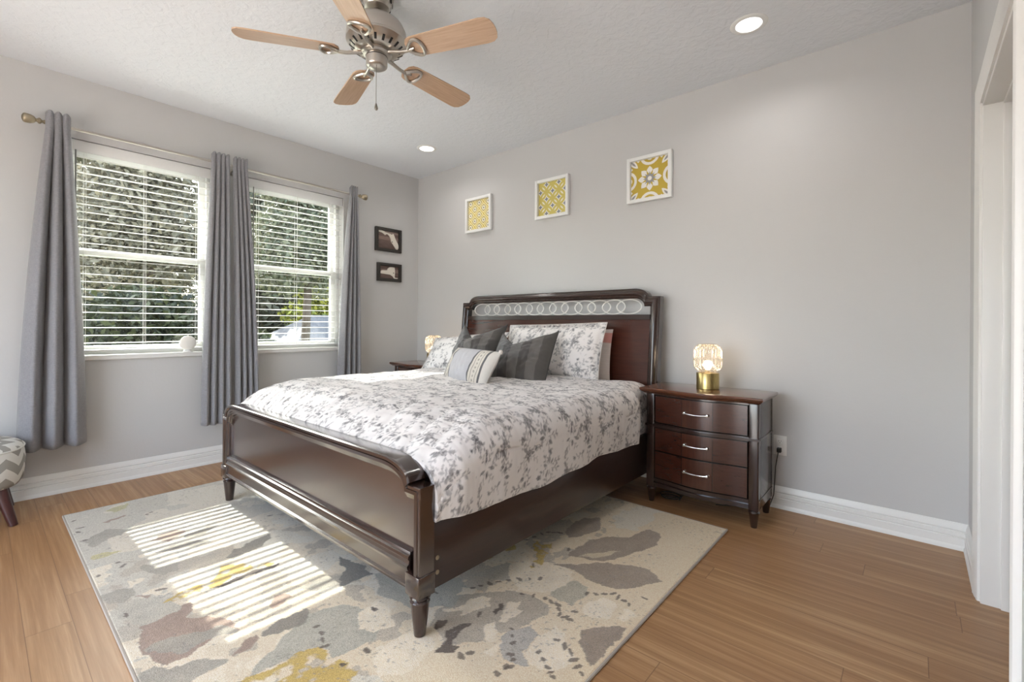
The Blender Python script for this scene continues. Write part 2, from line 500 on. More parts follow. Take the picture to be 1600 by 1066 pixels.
# ------------------------------------------------------------------ rug
RX0, RX1, RY0, RY1, RT = .540, 3.445, -2.912, -.557, .010
RUG_SHAPES=[
((174,162,144),[(2.82,-1.94),(2.96,-1.77),(3.06,-1.75),(3.13,-1.74),(3.16,-1.8),(3.13,-1.87),(3.12,-1.95),(3.11,-2.0),(3.05,-2.0),(3.06,-2.1),(3.0,-2.16),(2.88,-2.15),(2.82,-2.06)]),
((172,167,152),[(2.4,-2.08),(2.46,-1.95),(2.73,-1.87),(2.82,-1.87),(2.84,-2.0),(2.76,-2.11),(2.57,-2.15)]),
((176,168,152),[(2.73,-1.8),(2.79,-1.63),(2.92,-1.54),(2.92,-1.65),(2.87,-1.75)]),
((178,170,150),[(3.05,-1.64),(3.1,-1.54),(3.18,-1.55),(3.2,-1.64),(3.19,-1.71),(3.11,-1.7)]),
((230,216,192),[(2.81,-1.61),(2.86,-1.54),(2.97,-1.47),(3.07,-1.49),(3.1,-1.59),(3.07,-1.71),(2.98,-1.75),(2.88,-1.73)]),
((172,166,156),[(3.11,-1.96),(3.15,-1.9),(3.22,-1.93),(3.22,-2.01),(3.26,-2.07),(3.2,-2.09),(3.13,-2.04)]),
((172,167,152),[(2.65,-2.7),(2.46,-2.44),(2.51,-2.29),(2.71,-2.22),(2.79,-2.32),(2.76,-2.47),(2.68,-2.48),(2.66,-2.57),(2.64,-2.62)]),
((180,173,158),[(1.85,-2.87),(1.9,-2.75),(2.06,-2.7),(2.13,-2.77),(2.09,-2.84),(1.95,-2.9)]),
((162,154,140),[(1.05,-2.9),(1.01,-2.85),(0.96,-2.79),(0.99,-2.74),(1.05,-2.7),(1.1,-2.74),(1.11,-2.79),(1.17,-2.85),(1.13,-2.87)]),
((156,132,116),[(1.3,-2.66),(1.24,-2.6),(1.24,-2.54),(1.29,-2.5),(1.34,-2.55),(1.36,-2.6)]),
((130,122,111),[(1.45,-2.67),(1.43,-2.61),(1.45,-2.51),(1.51,-2.45),(1.52,-2.51),(1.5,-2.6),(1.47,-2.66)]),
((130,122,111),[(1.34,-2.52),(1.32,-2.41),(1.35,-2.36),(1.4,-2.44),(1.4,-2.52)]),
((130,122,111),[(1.76,-2.47),(1.69,-2.42),(1.7,-2.37),(1.66,-2.29),(1.64,-2.22),(1.71,-2.24),(1.77,-2.3),(1.77,-2.35),(1.8,-2.4),(1.81,-2.45)]),
((162,154,140),[(1.57,-2.75),(1.55,-2.73),(1.61,-2.69),(1.65,-2.63),(1.73,-2.64),(1.72,-2.69),(1.65,-2.74)]),
((84,70,60),[(1.97,-2.66),(1.99,-2.6),(1.98,-2.43),(2.0,-2.33),(2.02,-2.37),(2.01,-2.46),(2.01,-2.56)]),
((190,160,80),[(1.89,-2.53),(1.83,-2.5),(1.88,-2.43),(1.98,-2.34),(1.99,-2.38),(1.96,-2.44),(1.96,-2.49),(2.0,-2.57),(1.99,-2.65),(1.99,-2.71),(1.97,-2.75),(1.94,-2.69),(1.93,-2.64),(1.93,-2.57)]),
((162,154,140),[(1.73,-2.9),(1.71,-2.87),(1.75,-2.81),(1.82,-2.82),(1.86,-2.85),(1.82,-2.89),(1.78,-2.9)]),
((156,132,116),[(1.83,-2.82),(1.87,-2.77),(1.89,-2.78),(1.84,-2.82)]),
((156,132,116),[(2.09,-2.85),(2.1,-2.8),(2.09,-2.74),(2.05,-2.7),(2.05,-2.68),(2.14,-2.71),(2.2,-2.67),(2.3,-2.62),(2.38,-2.62),(2.35,-2.68),(2.39,-2.76),(2.4,-2.83),(2.34,-2.87),(2.28,-2.87),(2.18,-2.86)]),
((162,154,140),[(2.25,-2.86),(2.23,-2.8),(2.26,-2.72),(2.29,-2.65),(2.38,-2.62),(2.35,-2.71),(2.36,-2.78),(2.32,-2.85)]),
((130,122,111),[(2.44,-2.58),(2.42,-2.51),(2.42,-2.44),(2.43,-2.4),(2.5,-2.41),(2.52,-2.46),(2.5,-2.49),(2.48,-2.57),(2.47,-2.59)]),
((156,132,116),[(2.31,-2.48),(2.26,-2.44),(2.28,-2.41),(2.32,-2.4),(2.34,-2.44),(2.33,-2.48)]),
((156,132,116),[(2.52,-2.68),(2.44,-2.63),(2.44,-2.6),(2.48,-2.6),(2.52,-2.64)]),
((162,154,140),[(2.5,-2.96),(2.37,-2.9),(2.37,-2.87),(2.42,-2.82),(2.45,-2.74),(2.52,-2.69),(2.53,-2.71),(2.52,-2.79),(2.54,-2.85),(2.59,-2.9)]),
((190,160,80),[(2.63,-2.79),(2.64,-2.71),(2.64,-2.67),(2.66,-2.62),(2.66,-2.57),(2.64,-2.54),(2.66,-2.51),(2.68,-2.48),(2.74,-2.48),(2.77,-2.51),(2.78,-2.45),(2.8,-2.44),(2.87,-2.43),(2.9,-2.48),(2.91,-2.55),(2.77,-2.71)]),
((84,70,60),[(2.8,-2.46),(2.8,-2.45),(2.82,-2.45),(2.82,-2.47)]),
((162,154,140),[(2.29,-2.36),(2.27,-2.3),(2.3,-2.19),(2.35,-2.17),(2.36,-2.26),(2.32,-2.33)]),
((112,108,101),[(2.15,-2.11),(2.23,-2.1),(2.34,-2.08),(2.4,-2.08),(2.4,-2.18),(2.38,-2.23),(2.31,-2.18)]),
((178,172,130),[(0.63,-2.74),(0.6,-2.69),(0.58,-2.63),(0.66,-2.66),(0.69,-2.71)]),
((190,180,130),[(1.28,-2.88),(1.28,-2.82),(1.32,-2.77),(1.33,-2.82),(1.33,-2.87)]),
((156,132,116),[(0.82,-2.79),(0.78,-2.68),(0.8,-2.68),(0.84,-2.78)]),
((152,136,119),[(2.79,-1.16),(2.77,-1.06),(2.79,-0.96),(2.86,-0.9),(2.91,-0.98),(2.93,-1.08),(2.9,-1.17),(2.87,-1.21),(2.83,-1.2)]),
((152,136,119),[(2.96,-1.38),(2.95,-1.29),(2.95,-1.17),(3.0,-1.07),(3.09,-1.0),(3.12,-0.91),(3.14,-0.85),(3.2,-0.87),(3.22,-0.9),(3.23,-0.99),(3.2,-1.1),(3.15,-1.25),(3.1,-1.32),(2.99,-1.37)]),
((205,190,162),[(3.0,-1.36),(3.05,-1.25),(3.12,-1.17),(3.12,-1.23),(3.07,-1.3)]),
((152,136,119),[(2.94,-1.5),(2.98,-1.46),(3.06,-1.4),(3.14,-1.3),(3.23,-1.26),(3.31,-1.24),(3.35,-1.27),(3.4,-1.28),(3.36,-1.34),(3.32,-1.42),(3.26,-1.48),(3.2,-1.5),(3.14,-1.5),(3.05,-1.47)]),
((144,128,113),[(3.3,-1.8),(3.34,-1.75),(3.38,-1.71),(3.43,-1.68),(3.44,-1.73),(3.43,-1.82),(3.43,-1.9),(3.42,-1.94),(3.38,-1.9),(3.33,-1.84)]),
((190,160,80),[(2.89,-1.57),(2.85,-1.49),(2.77,-1.4),(2.76,-1.36),(2.81,-1.38),(2.83,-1.32),(2.86,-1.38),(2.87,-1.44),(2.92,-1.52),(2.91,-1.58)]),
((190,160,80),[(2.66,-1.72),(2.67,-1.61),(2.69,-1.58),(2.71,-1.64),(2.69,-1.72)]),
((190,160,80),[(2.67,-1.52),(2.69,-1.44),(2.73,-1.48),(2.7,-1.54)]),
((84,70,60),[(3.0,-2.22),(2.99,-2.18),(2.97,-2.15),(2.94,-2.13),(2.95,-2.1),(2.96,-2.06),(2.98,-2.03),(2.99,-2.04),(2.98,-2.09),(2.98,-2.13),(3.01,-2.15),(3.04,-2.14),(3.05,-2.17),(3.03,-2.2)]),
((84,70,60),[(2.9,-2.15),(2.88,-2.1),(2.91,-2.08),(2.92,-2.11),(2.92,-2.15)]),
((84,70,60),[(3.0,-1.92),(2.98,-1.88),(2.99,-1.86),(3.01,-1.89),(3.02,-1.93)]),
((230,216,192),[(2.83,-2.04),(2.86,-1.99),(2.89,-1.89),(2.92,-1.87),(2.96,-1.92),(2.94,-1.96),(2.93,-2.02),(2.92,-2.04),(2.9,-2.0),(2.86,-2.04)]),
((230,216,192),[(3.05,-1.95),(3.0,-1.84),(3.03,-1.8),(3.04,-1.85),(3.07,-1.85),(3.06,-1.91),(3.07,-1.94)]),
((230,216,192),[(3.06,-2.07),(3.03,-2.01),(3.04,-1.96),(3.08,-1.99),(3.09,-1.99),(3.11,-2.04),(3.08,-2.06)]),
((230,216,192),[(3.12,-2.12),(3.12,-2.07),(3.13,-2.03),(3.15,-2.07),(3.15,-2.11)]),
((230,216,192),[(2.87,-2.39),(2.84,-2.3),(2.86,-2.22),(2.93,-2.18),(2.99,-2.21),(2.98,-2.25),(3.0,-2.29),(2.98,-2.37),(2.94,-2.41)]),
((230,216,192),[(3.24,-1.69),(3.23,-1.63),(3.25,-1.57),(3.32,-1.56),(3.35,-1.59),(3.34,-1.67),(3.3,-1.71),(3.26,-1.71)]),
((230,216,192),[(3.36,-1.64),(3.38,-1.57),(3.41,-1.58),(3.4,-1.64)]),
((230,216,192),[(3.23,-2.02),(3.22,-1.93),(3.22,-1.84),(3.27,-1.85),(3.32,-1.91),(3.37,-1.94),(3.36,-1.99),(3.32,-2.04),(3.26,-2.06)]),
((230,216,192),[(2.81,-1.96),(2.79,-1.89),(2.84,-1.86),(2.86,-1.91)]),
((230,216,192),[(2.61,-2.28),(2.59,-2.2),(2.68,-2.19),(2.77,-2.22),(2.75,-2.31),(2.69,-2.33)]),
]
RUG_DOTS=[(2.816,-1.867),(2.831,-1.834),(2.846,-1.799),(2.862,-1.764),(2.886,-1.729),(2.918,-1.693),(2.95,-1.657),(2.983,-1.621),(2.995,-1.767),(3.042,-1.747),(3.089,-1.728),(3.119,-1.729),(3.149,-1.729),(3.17,-1.751),(3.191,-1.773),(3.213,-1.773),(3.235,-1.773),(3.195,-1.59),(3.222,-1.566),(3.249,-1.542),(3.276,-1.518),(3.306,-1.525),(3.335,-1.532),(3.363,-1.54),(3.267,-1.896),(3.305,-1.906),(3.338,-1.92),(3.364,-1.942),(3.391,-1.961),(3.418,-1.979),(3.256,-1.993),(3.289,-2.009),(3.32,-2.024),(3.338,-2.036),(3.356,-2.047),(3.108,-1.958),(3.137,-1.985),(3.165,-2.01),(3.197,-2.06),(3.227,-2.106),(2.707,-1.383),(2.717,-1.331),(2.727,-1.278),(2.743,-1.24),(2.766,-1.22),(2.789,-1.199),(3.218,-2.155),(3.218,-2.114),(3.217,-2.072),(3.074,-2.176),(3.087,-2.149),(2.96,-1.977),(2.931,-1.32),(2.629,-2.23),(2.815,-2.366),(2.722,-1.997),(3.386,-1.459),(3.224,-1.724),(2.89,-1.555),(1.961,-2.869),(0.876,-2.591),(1.498,-2.801),(1.526,-2.889),(1.854,-2.735),(2.562,-2.425),(2.615,-2.426),(2.652,-2.441),(2.688,-2.455),(2.816,-2.371),(2.633,-2.228),(0.685,-2.883),(0.827,-2.871),(0.89,-2.886),(1.035,-2.877),(0.856,-2.566),(1.445,-2.808),(1.418,-2.128)]

def smooth_noise(shape, cell, seed, res=1):
    r = np.random.default_rng(seed); n, m = shape
    gn, gm = int(n / cell) + 3, int(m / cell) + 3
    g = r.random((gn, gm))
    x = np.arange(n) / cell; y = np.arange(m) / cell
    xi = x.astype(int); yi = y.astype(int); xf = x - xi; yf = y - yi
    xf = xf * xf * (3 - 2 * xf); yf = yf * yf * (3 - 2 * yf)
    a = g[np.ix_(xi, yi)]; b_ = g[np.ix_(xi + 1, yi)]; c = g[np.ix_(xi, yi + 1)]; d = g[np.ix_(xi + 1, yi + 1)]
    return (a * (1 - xf)[:, None] + b_ * xf[:, None]) * (1 - yf)[None] + (c * (1 - xf)[:, None] + d * xf[:, None]) * yf[None]
def fbm(shape, cell, seed, oct=4):
    s = np.zeros(shape); a = 1; tot = 0
    for k in range(oct):
        s += a * smooth_noise(shape, max(cell / 2 ** k, 1.01), seed + k); tot += a; a *= .55
    return s / tot
def LIN(rgb): return np.array(lin(rgb)[:3])
def inpoly(px, py, poly):
    ins = np.zeros(px.shape, bool); n = len(poly); j = n - 1
    for i in range(n):
        xi, yi = poly[i]; xj, yj = poly[j]
        if yi != yj:
            ins ^= ((yi > py) != (yj > py)) & (px < (xj - xi) * (py - yi) / (yj - yi) + xi)
        j = i
    return ins
def rug():
    st = .005
    nx, ny = int((RX1 - RX0) / st) + 1, int((RY1 - RY0) / st) + 1
    gx, gy = np.meshgrid(np.linspace(RX0, RX1, nx), np.linspace(RY0, RY1, ny), indexing='ij')
    sh = (nx, ny)
    tx = (gx - RX0) / (RX1 - RX0)
    col = LIN((210, 202, 187))[None, None] * (1 - tx[..., None]) + LIN((222, 203, 172))[None, None] * tx[..., None]
    n1 = fbm(sh, 70, 5); n2 = fbm(sh, 26, 9); n3 = fbm(sh, 8, 21, 3)
    mid = np.clip(1 - np.abs(gx - 2.2) / 1.1, 0, 1)
    def lay(mask, c, op=1.0):
        nonlocal col
        m = (mask * op)[..., None]; col = col * (1 - m) + LIN(c) * m
    lay(((n1 > .56) & (tx < .62)).astype(float), (190, 184, 171), .8)
    lay(((n2 > .57) & (mid > .3)).astype(float), (178, 167, 150), .8)
    lay(((n2 < .40) & (mid > .3)).astype(float), (228, 215, 192), .8)
    lay(((n1 < .38)).astype(float), (216, 209, 193), .7)
    wx = (fbm(sh, 14, 31, 3) - .5) * .05; wy = (fbm(sh, 14, 41, 3) - .5) * .05
    for c, poly in RUG_SHAPES:
        xs = [p[0] for p in poly]; ys_ = [p[1] for p in poly]
        sel = (gx > min(xs) - .05) & (gx < max(xs) + .05) & (gy > min(ys_) - .05) & (gy < max(ys_) + .05)
        if not sel.any(): continue
        mk = np.zeros(sh); mk[sel] = inpoly((gx + wx)[sel], (gy + wy)[sel], poly)
        if c[0] - c[2] > 60: mk *= np.clip((n3 - .36) * 9, 0, 1)
        tone = 1 + (n3 - .5) * .25
        m = mk[..., None] * .92
        col = col * (1 - m) + LIN(c) * tone[..., None] * m
    rr = random.Random(4)
    for x, y in RUG_DOTS:
        a, e1, e2 = rr.random() * pi, rr.uniform(.010, .020), rr.uniform(.006, .010)
        sel = (np.abs(gx - x) < .04) & (np.abs(gy - y) < .04)
        dx = (gx - x + wx * .3)[sel]; dy = (gy - y + wy * .3)[sel]
        u = dx * cos(a) + dy * sin(a); v_ = -dx * sin(a) + dy * cos(a)
        mk = np.zeros(sh); mk[sel] = (u / e1) ** 2 + (v_ / e2) ** 2 < 1
        lay(mk, (92, 77, 66), .8)
    sp = (smooth_noise(sh, 1.6, 77) > .86) & (fbm(sh, 30, 61) > .47)
    lay(sp.astype(float), (140, 132, 124), .6)
    # border binding
    bd = np.minimum(np.minimum(gx - RX0, RX1 - gx), np.minimum(gy - RY0, RY1 - gy))
    z = np.where(bd < .004, .001, RT + (n3 - .5) * .0008)
    P = np.stack([gx, gy, z], -1)
    o = grid_obj('area_rug', P, M['rug'], None, None, col)
    tag(o, 'large area rug with grey, beige and mustard leaf pattern under the bed', 'rug')
    b = B()
    pts = [(RX0, RY0, .005), (RX1, RY0, .005), (RX1, RY1, .005), (RX0, RY1, .005)]
    for i in range(4):
        b.tube([pts[i], pts[(i + 1) % 4]], .0055, 6)
    e = b.build('binding', plain('rug_binding', (176, 166, 154), .95), o)
    e['label'] = 'beige stitched edge'
rug()

# ------------------------------------------------------------------ bed
HBX0, HBX1 = .879, 2.873
FBX0, FBX1 = .945, 2.920
HY, FY = -.125, -2.20
bed = thing('bed', (1.9, -1.2, 0), 'king size dark espresso wood bed with ringed headboard and arched footboard', 'bed')
def lean(z): return .0 if z < .3 else -.045 + (z - .3) * .045 if z < .7 else -.027 + (z - .7) * .085
def arch(x0, x1, zb, zs, za, sw, rx, n=12, p=2.0):
    pts = [(x0, zb), (x0, zs), (x0 + sw, zs)]
    for k in range(1, n + 1):
        a = pi / 2 * k / n
        pts.append((x0 + sw + rx - rx * cos(a) ** (2 / p), zs + (za - zs) * sin(a) ** (2 / p)))
    return pts + [(x1 + x0 - q[0], q[1]) for q in reversed(pts)]
def arch_d(x0, x1, zb, zs, za, sw, rx, d, swi, dmax, n=14, p=2.0, mids=()):
    """the outline moved inwards by d, its shoulder narrowing towards swi"""
    s_ = sw + (swi - sw) * d / dmax
    q = arch(x0 + d, x1 - d, zb, zs - d, za - d, s_, sw + rx - d - s_, n, p)
    L = [(x0 + d, z) for z in mids]; R = [(x1 - d, z) for z in reversed(mids)]
    flat = n + 2
    mid = [(q[flat][0] + (q[flat + 1][0] - q[flat][0]) * i / 8, q[flat][1]) for i in range(1, 8)]
    return [q[0]] + L + q[1:flat + 1] + mid + q[flat + 1:-1] + R + [q[-1]]
b = B()
prof = [(0, .035), (0, -.025), (.004, -.029), (.010, -.029), (.013, -.033), (.020, -.043), (.030, -.048), (.040, -.048), (.048, -.042), (.052, -.034), (.058, -.034), (.063, -.026), (.070, -.022), (.070, .035)]
b.loft([arch_d(HBX0, HBX1, .02, 1.322, 1.382, .088, .105, d, .046, .07, mids=(.3, .5, .7, .9, 1.1)) for d, y in prof], [y for d, y in prof], lambda z: HY + lean(z))
hb = b.build('headboard', M['wood_x'], bed, 40)
b = B()
def leanbox(x0, x1, z0, z1, ya, yb):
    n = 8; vs = []; fs = []
    for i in range(n + 1):
        z = z0 + (z1 - z0) * i / n; l = HY + lean(z)
        vs += [(x0, l + ya, z), (x1, l + ya, z), (x1, l + yb, z), (x0, l + yb, z)]
    for i in range(n):
        for k in range(4): fs.append((4 * i + k, 4 * i + (k + 1) % 4, 4 * i + 4 + (k + 1) % 4, 4 * i + 4 + k))
    fs += [(3, 2, 1, 0), tuple(4 * n + k for k in range(4))]
    b.add(vs, fs)
leanbox(HBX0 + .07, HBX1 - .07, 1.158, 1.194, -.024, .02)
leanbox(HBX0 + .07, HBX1 - .07, .25, .33, -.02, .02)
b.build('cross_rail', M['wood_x'], hb)
b = B(); leanbox(HBX0 + .06, HBX1 - .06, .32, 1.16, -.008, .012)
b.build('panel', M['hb_panel'], hb)
for k in range(13):
    cx = 1.876 + (k - 6) * .1255; cz = 1.2525; l = HY + lean(cz)
    ln = .085
    b = B(); b.tube([(cx + .097 * cos(a), l - .004 * (1 if k % 2 else -1) * cos(a) + lean(cz + .057 * sin(a)) - lean(cz), cz + .0535 * sin(a)) for a in [2 * pi * i / 40 for i in range(40)]], .0050, 8, closed=True)
    b.build('ring', M['ring'], hb)
# footboard
b = B()
prof = [(0, .034), (0, -.028), (.003, -.031), (.012, -.031), (.014, -.035), (.026, -.036), (.029, -.030), (.036, -.028), (.039, -.020), (.047, -.018), (.050, -.010), (.058, -.008), (.058, .034)]
FA = (FBX0 + .002, FBX1 - .002, .228, .545, .618, .066, .17)
b.loft([arch_d(*FA, d, .046, .058, 16, 2.2) for d, y in prof], [y for d, y in prof], lambda z: FY)
# cap that overhangs the arch
capd = [(-.008, .040), (-.010, .036), (-.010, -.036), (-.006, -.042), (.004, -.042), (.008, -.036), (.008, .040)]
b.loft([[q for q in arch_d(*FA, d, .066, .066, 16, 2.2)[2:-2]] for d, y in capd], [y for d, y in capd], lambda z: FY)
for xa, xb in ((FBX0 - .002, FBX0 + .076), (FBX1 - .076, FBX1 + .002)):
    b.box(xa, xb, FY - .038, FY + .038, .158, .236, .004)
xa, xb = FBX0 + .07, FBX1 - .07
# lower rail: stacked mouldings
b.box(xa, xb, FY - .020, FY + .028, .162, .300, .002)
b.prism([(FY - .020, .178), (FY - .034, .182), (FY - .036, .190), (FY - .028, .196), (FY - .026, .236), (FY - .032, .242), (FY - .034, .252), (FY - .026, .258), (FY - .024, .270), (FY - .029, .276), (FY - .027, .286), (FY - .018, .292), (FY - .012, .300), (FY - .012, .178)], xa, xb, 'yz')
fb = b.build('footboard', M['wood_foot'], bed, 28)
b = B()
inner = arch(FBX0 + .05, FBX1 - .05, .28, .50, .575, .066, .17, 14, 2.2)
b.prism(inner, FY - .004, FY + .02)
b.build('panel', M['panel'], fb)
for x in (FBX0 + .037, FBX1 - .037):
    b = B(); b.lathe([(.0, .012), (.021, .012), (.022, .020), (.034, .128), (.036, .134), (.033, .138), (.029, .142), (.036, .146), (.039, .151), (.037, .157), (.030, .160), (0, .160)], (x, FY, 0), 28)
    b.build('foot', M['wood_z'], fb)
b = B(); b.box(HBX0 + .04, HBX0 + .09, -.2, -.12, .0, .05, .002)
# side rails
for sx, nm in ((FBX1 - .045, 'right'), (FBX0 + .018, 'left')):
    b = B(); b.box(sx, sx + .027, FY + .03, HY - .05, .158, .41, .003)
    r = b.build('side_rail', M['wood_y'], bed)
    xo = sx + .027 if nm == 'right' else sx
    for z in (.215, .268):
        b = B(); b.lathe([(0, 0), (.0075, 0), (.0085, .002), (.006, .004), (0, .0045)], (xo, FY + .062, z), 14, mat=Matrix.Rotation(pi / 2 * (1 if nm == 'right' else -1), 4, 'Y'))
        bo = b.build('bolt', M['pewter'], r); bo['label'] = 'small metal bolt cap'
b = B(); b.box(FBX0 + .05, FBX1 - .05, FY + .04, HY - .06, .36, .40, .002); b.box(1.85, 1.95, -1.4, -1.3, 0.013, .36, .002)
b.build('slat_base', M['wood_y'], bed)
# box foundation and mattress
b = B(); b.box(FBX0 + .07, FBX1 - .07, FY + .16, HY - .07, .402, .615, .05, 4)
mt = b.build('mattress', M['mattress']); tag(mt, 'thick pale mattress lying in the bed frame, hidden under the duvet', 'mattress')

# ------------------------------------------------------------------ printed floral cotton
TS = 256; TRES = .0025                # the repeat: 0.64 m square
def floral_tile(seed=3):
    img = np.zeros((TS, TS)); rr = random.Random(seed)
    def stamp(cx, cy, rad, fn, tone):
        r = int(rad / TRES) + 2; ix, iy = int(cx / TRES), int(cy / TRES)
        ii = np.arange(ix - r, ix + r + 1); jj = np.arange(iy - r, iy + r + 1)
        X_, Y_ = np.meshgrid(ii * TRES - cx, jj * TRES - cy, indexing='ij')
        m = np.clip(fn(X_, Y_), 0, 1) * tone
        sub = np.ix_(ii % TS, jj % TS); img[sub] = np.maximum(img[sub], m)
    def leaf(x, y, a, L, w, tone):
        cx, cy = x + cos(a) * L / 2, y + sin(a) * L / 2
        def fn(X_, Y_):
            u = (X_ * cos(a) + Y_ * sin(a)) / (L / 2); v_ = (-X_ * sin(a) + Y_ * cos(a))
            e = w * np.clip(1 - u * u, 0, 1)
            s = np.clip((e - np.abs(v_)) / .0018 + .2, 0, 1) * (np.abs(u) < 1)
            vein = .72 + .28 * (np.abs(v_) > .0016) * (np.sin(u * 16 + np.abs(v_) * 600) > -.4)
            return s * vein
        stamp(cx, cy, L / 2, fn, tone)
    def flower(x, y, R, n, tone):
        ph = rr.random() * 6
        def fn(X_, Y_):
            r = np.hypot(X_, Y_); th = np.arctan2(Y_, X_)
            edge = R * (.62 + .38 * np.abs(np.cos(n * th / 2 + ph)))
            s = np.clip((edge - r) / .002, 0, 1)
            line = .45 + .55 * ((np.sin(r * 900 + 2 * np.cos(n * th)) > .1) | (r > edge - .0035) | (r < R * .2))
            return s * line
        stamp(x, y, R, fn, tone)
    def stem(x, y, a, L, curl, tone, leaves=True, ls=.026):
        n = int(L / .002); px, py = x, y
        for i in range(n):
            px += cos(a) * .002; py += sin(a) * .002; a += curl * .002
            stamp(px, py, .0022, lambda X_, Y_: np.clip((.0019 - np.hypot(X_, Y_)) / .001, 0, 1), tone * .85)
            if leaves and i % 7 == 4:
                sd = 1 if (i // 7) % 2 else -1
                leaf(px, py, a + sd * rr.uniform(.6, 1.1), ls * rr.uniform(.7, 1.25), ls * rr.uniform(.14, .22), tone * rr.uniform(.7, 1))
        return px, py, a
    pts = []
    for gx in range(5):
        for gy in range(4):
            pts.append(((gx + .5 + (.25 if gy % 2 else -.25) + rr.uniform(-.18, .18)) * .128, (gy + .5 + rr.uniform(-.18, .18)) * .16))
    for (x, y) in pts:
        a0 = rr.uniform(0, 2 * pi)
        if rr.random() < .6:
            flower(x, y, rr.uniform(.018, .026), rr.choice([5, 6, 7]), rr.uniform(.8, 1))
        nb = rr.choice([4, 5, 6])
        for k in range(nb):
            a = a0 + 2 * pi * k / nb + rr.uniform(-.35, .35)
            L = rr.uniform(.045, .095)
            ex, ey, ea = stem(x + cos(a) * .012, y + sin(a) * .012, a, L, rr.uniform(-14, 14), rr.uniform(.65, 1), True, rr.uniform(.020, .030))
            q = rr.random()
            if q < .35: flower(ex, ey, rr.uniform(.009, .014), 5, rr.uniform(.7, 1))
            elif q < .7:
                leaf(ex, ey, ea, rr.uniform(.018, .03), .005, .9)
        for k in range(4):
            a = rr.uniform(0, 2 * pi); d = rr.uniform(.02, .05)
            leaf(x + cos(a) * d * .4, y + sin(a) * d * .4, a, rr.uniform(.03, .045), rr.uniform(.006, .009), rr.uniform(.75, 1))
    for k in range(80):
        x, y = rr.random() * .64, rr.random() * .64
        leaf(x, y, rr.random() * 6.3, rr.uniform(.012, .02), .003, .6)
    return img
TILE = floral_tile()
def floral(u, v, dark=(86, 84, 87), light=(226, 221, 218)):
    fu = (u / TRES) % TS; fv = (v / TRES) % TS
    i0 = fu.astype(int) % TS; j0 = fv.astype(int) % TS; a = (fu - np.floor(fu)); c = (fv - np.floor(fv))
    i1 = (i0 + 1) % TS; j1 = (j0 + 1) % TS
    m = (TILE[i0, j0] * (1 - a) + TILE[i1, j0] * a) * (1 - c) + (TILE[i0, j1] * (1 - a) + TILE[i1, j1] * a) * c
    m = m[..., None]
    return LIN(light) * (1 - m) + LIN(dark) * m

def nz(P, s, seed=0.0):
    return noise.noise(Vector((P[0] * s + seed, P[1] * s - seed, P[2] * s + 3.1 * seed)))

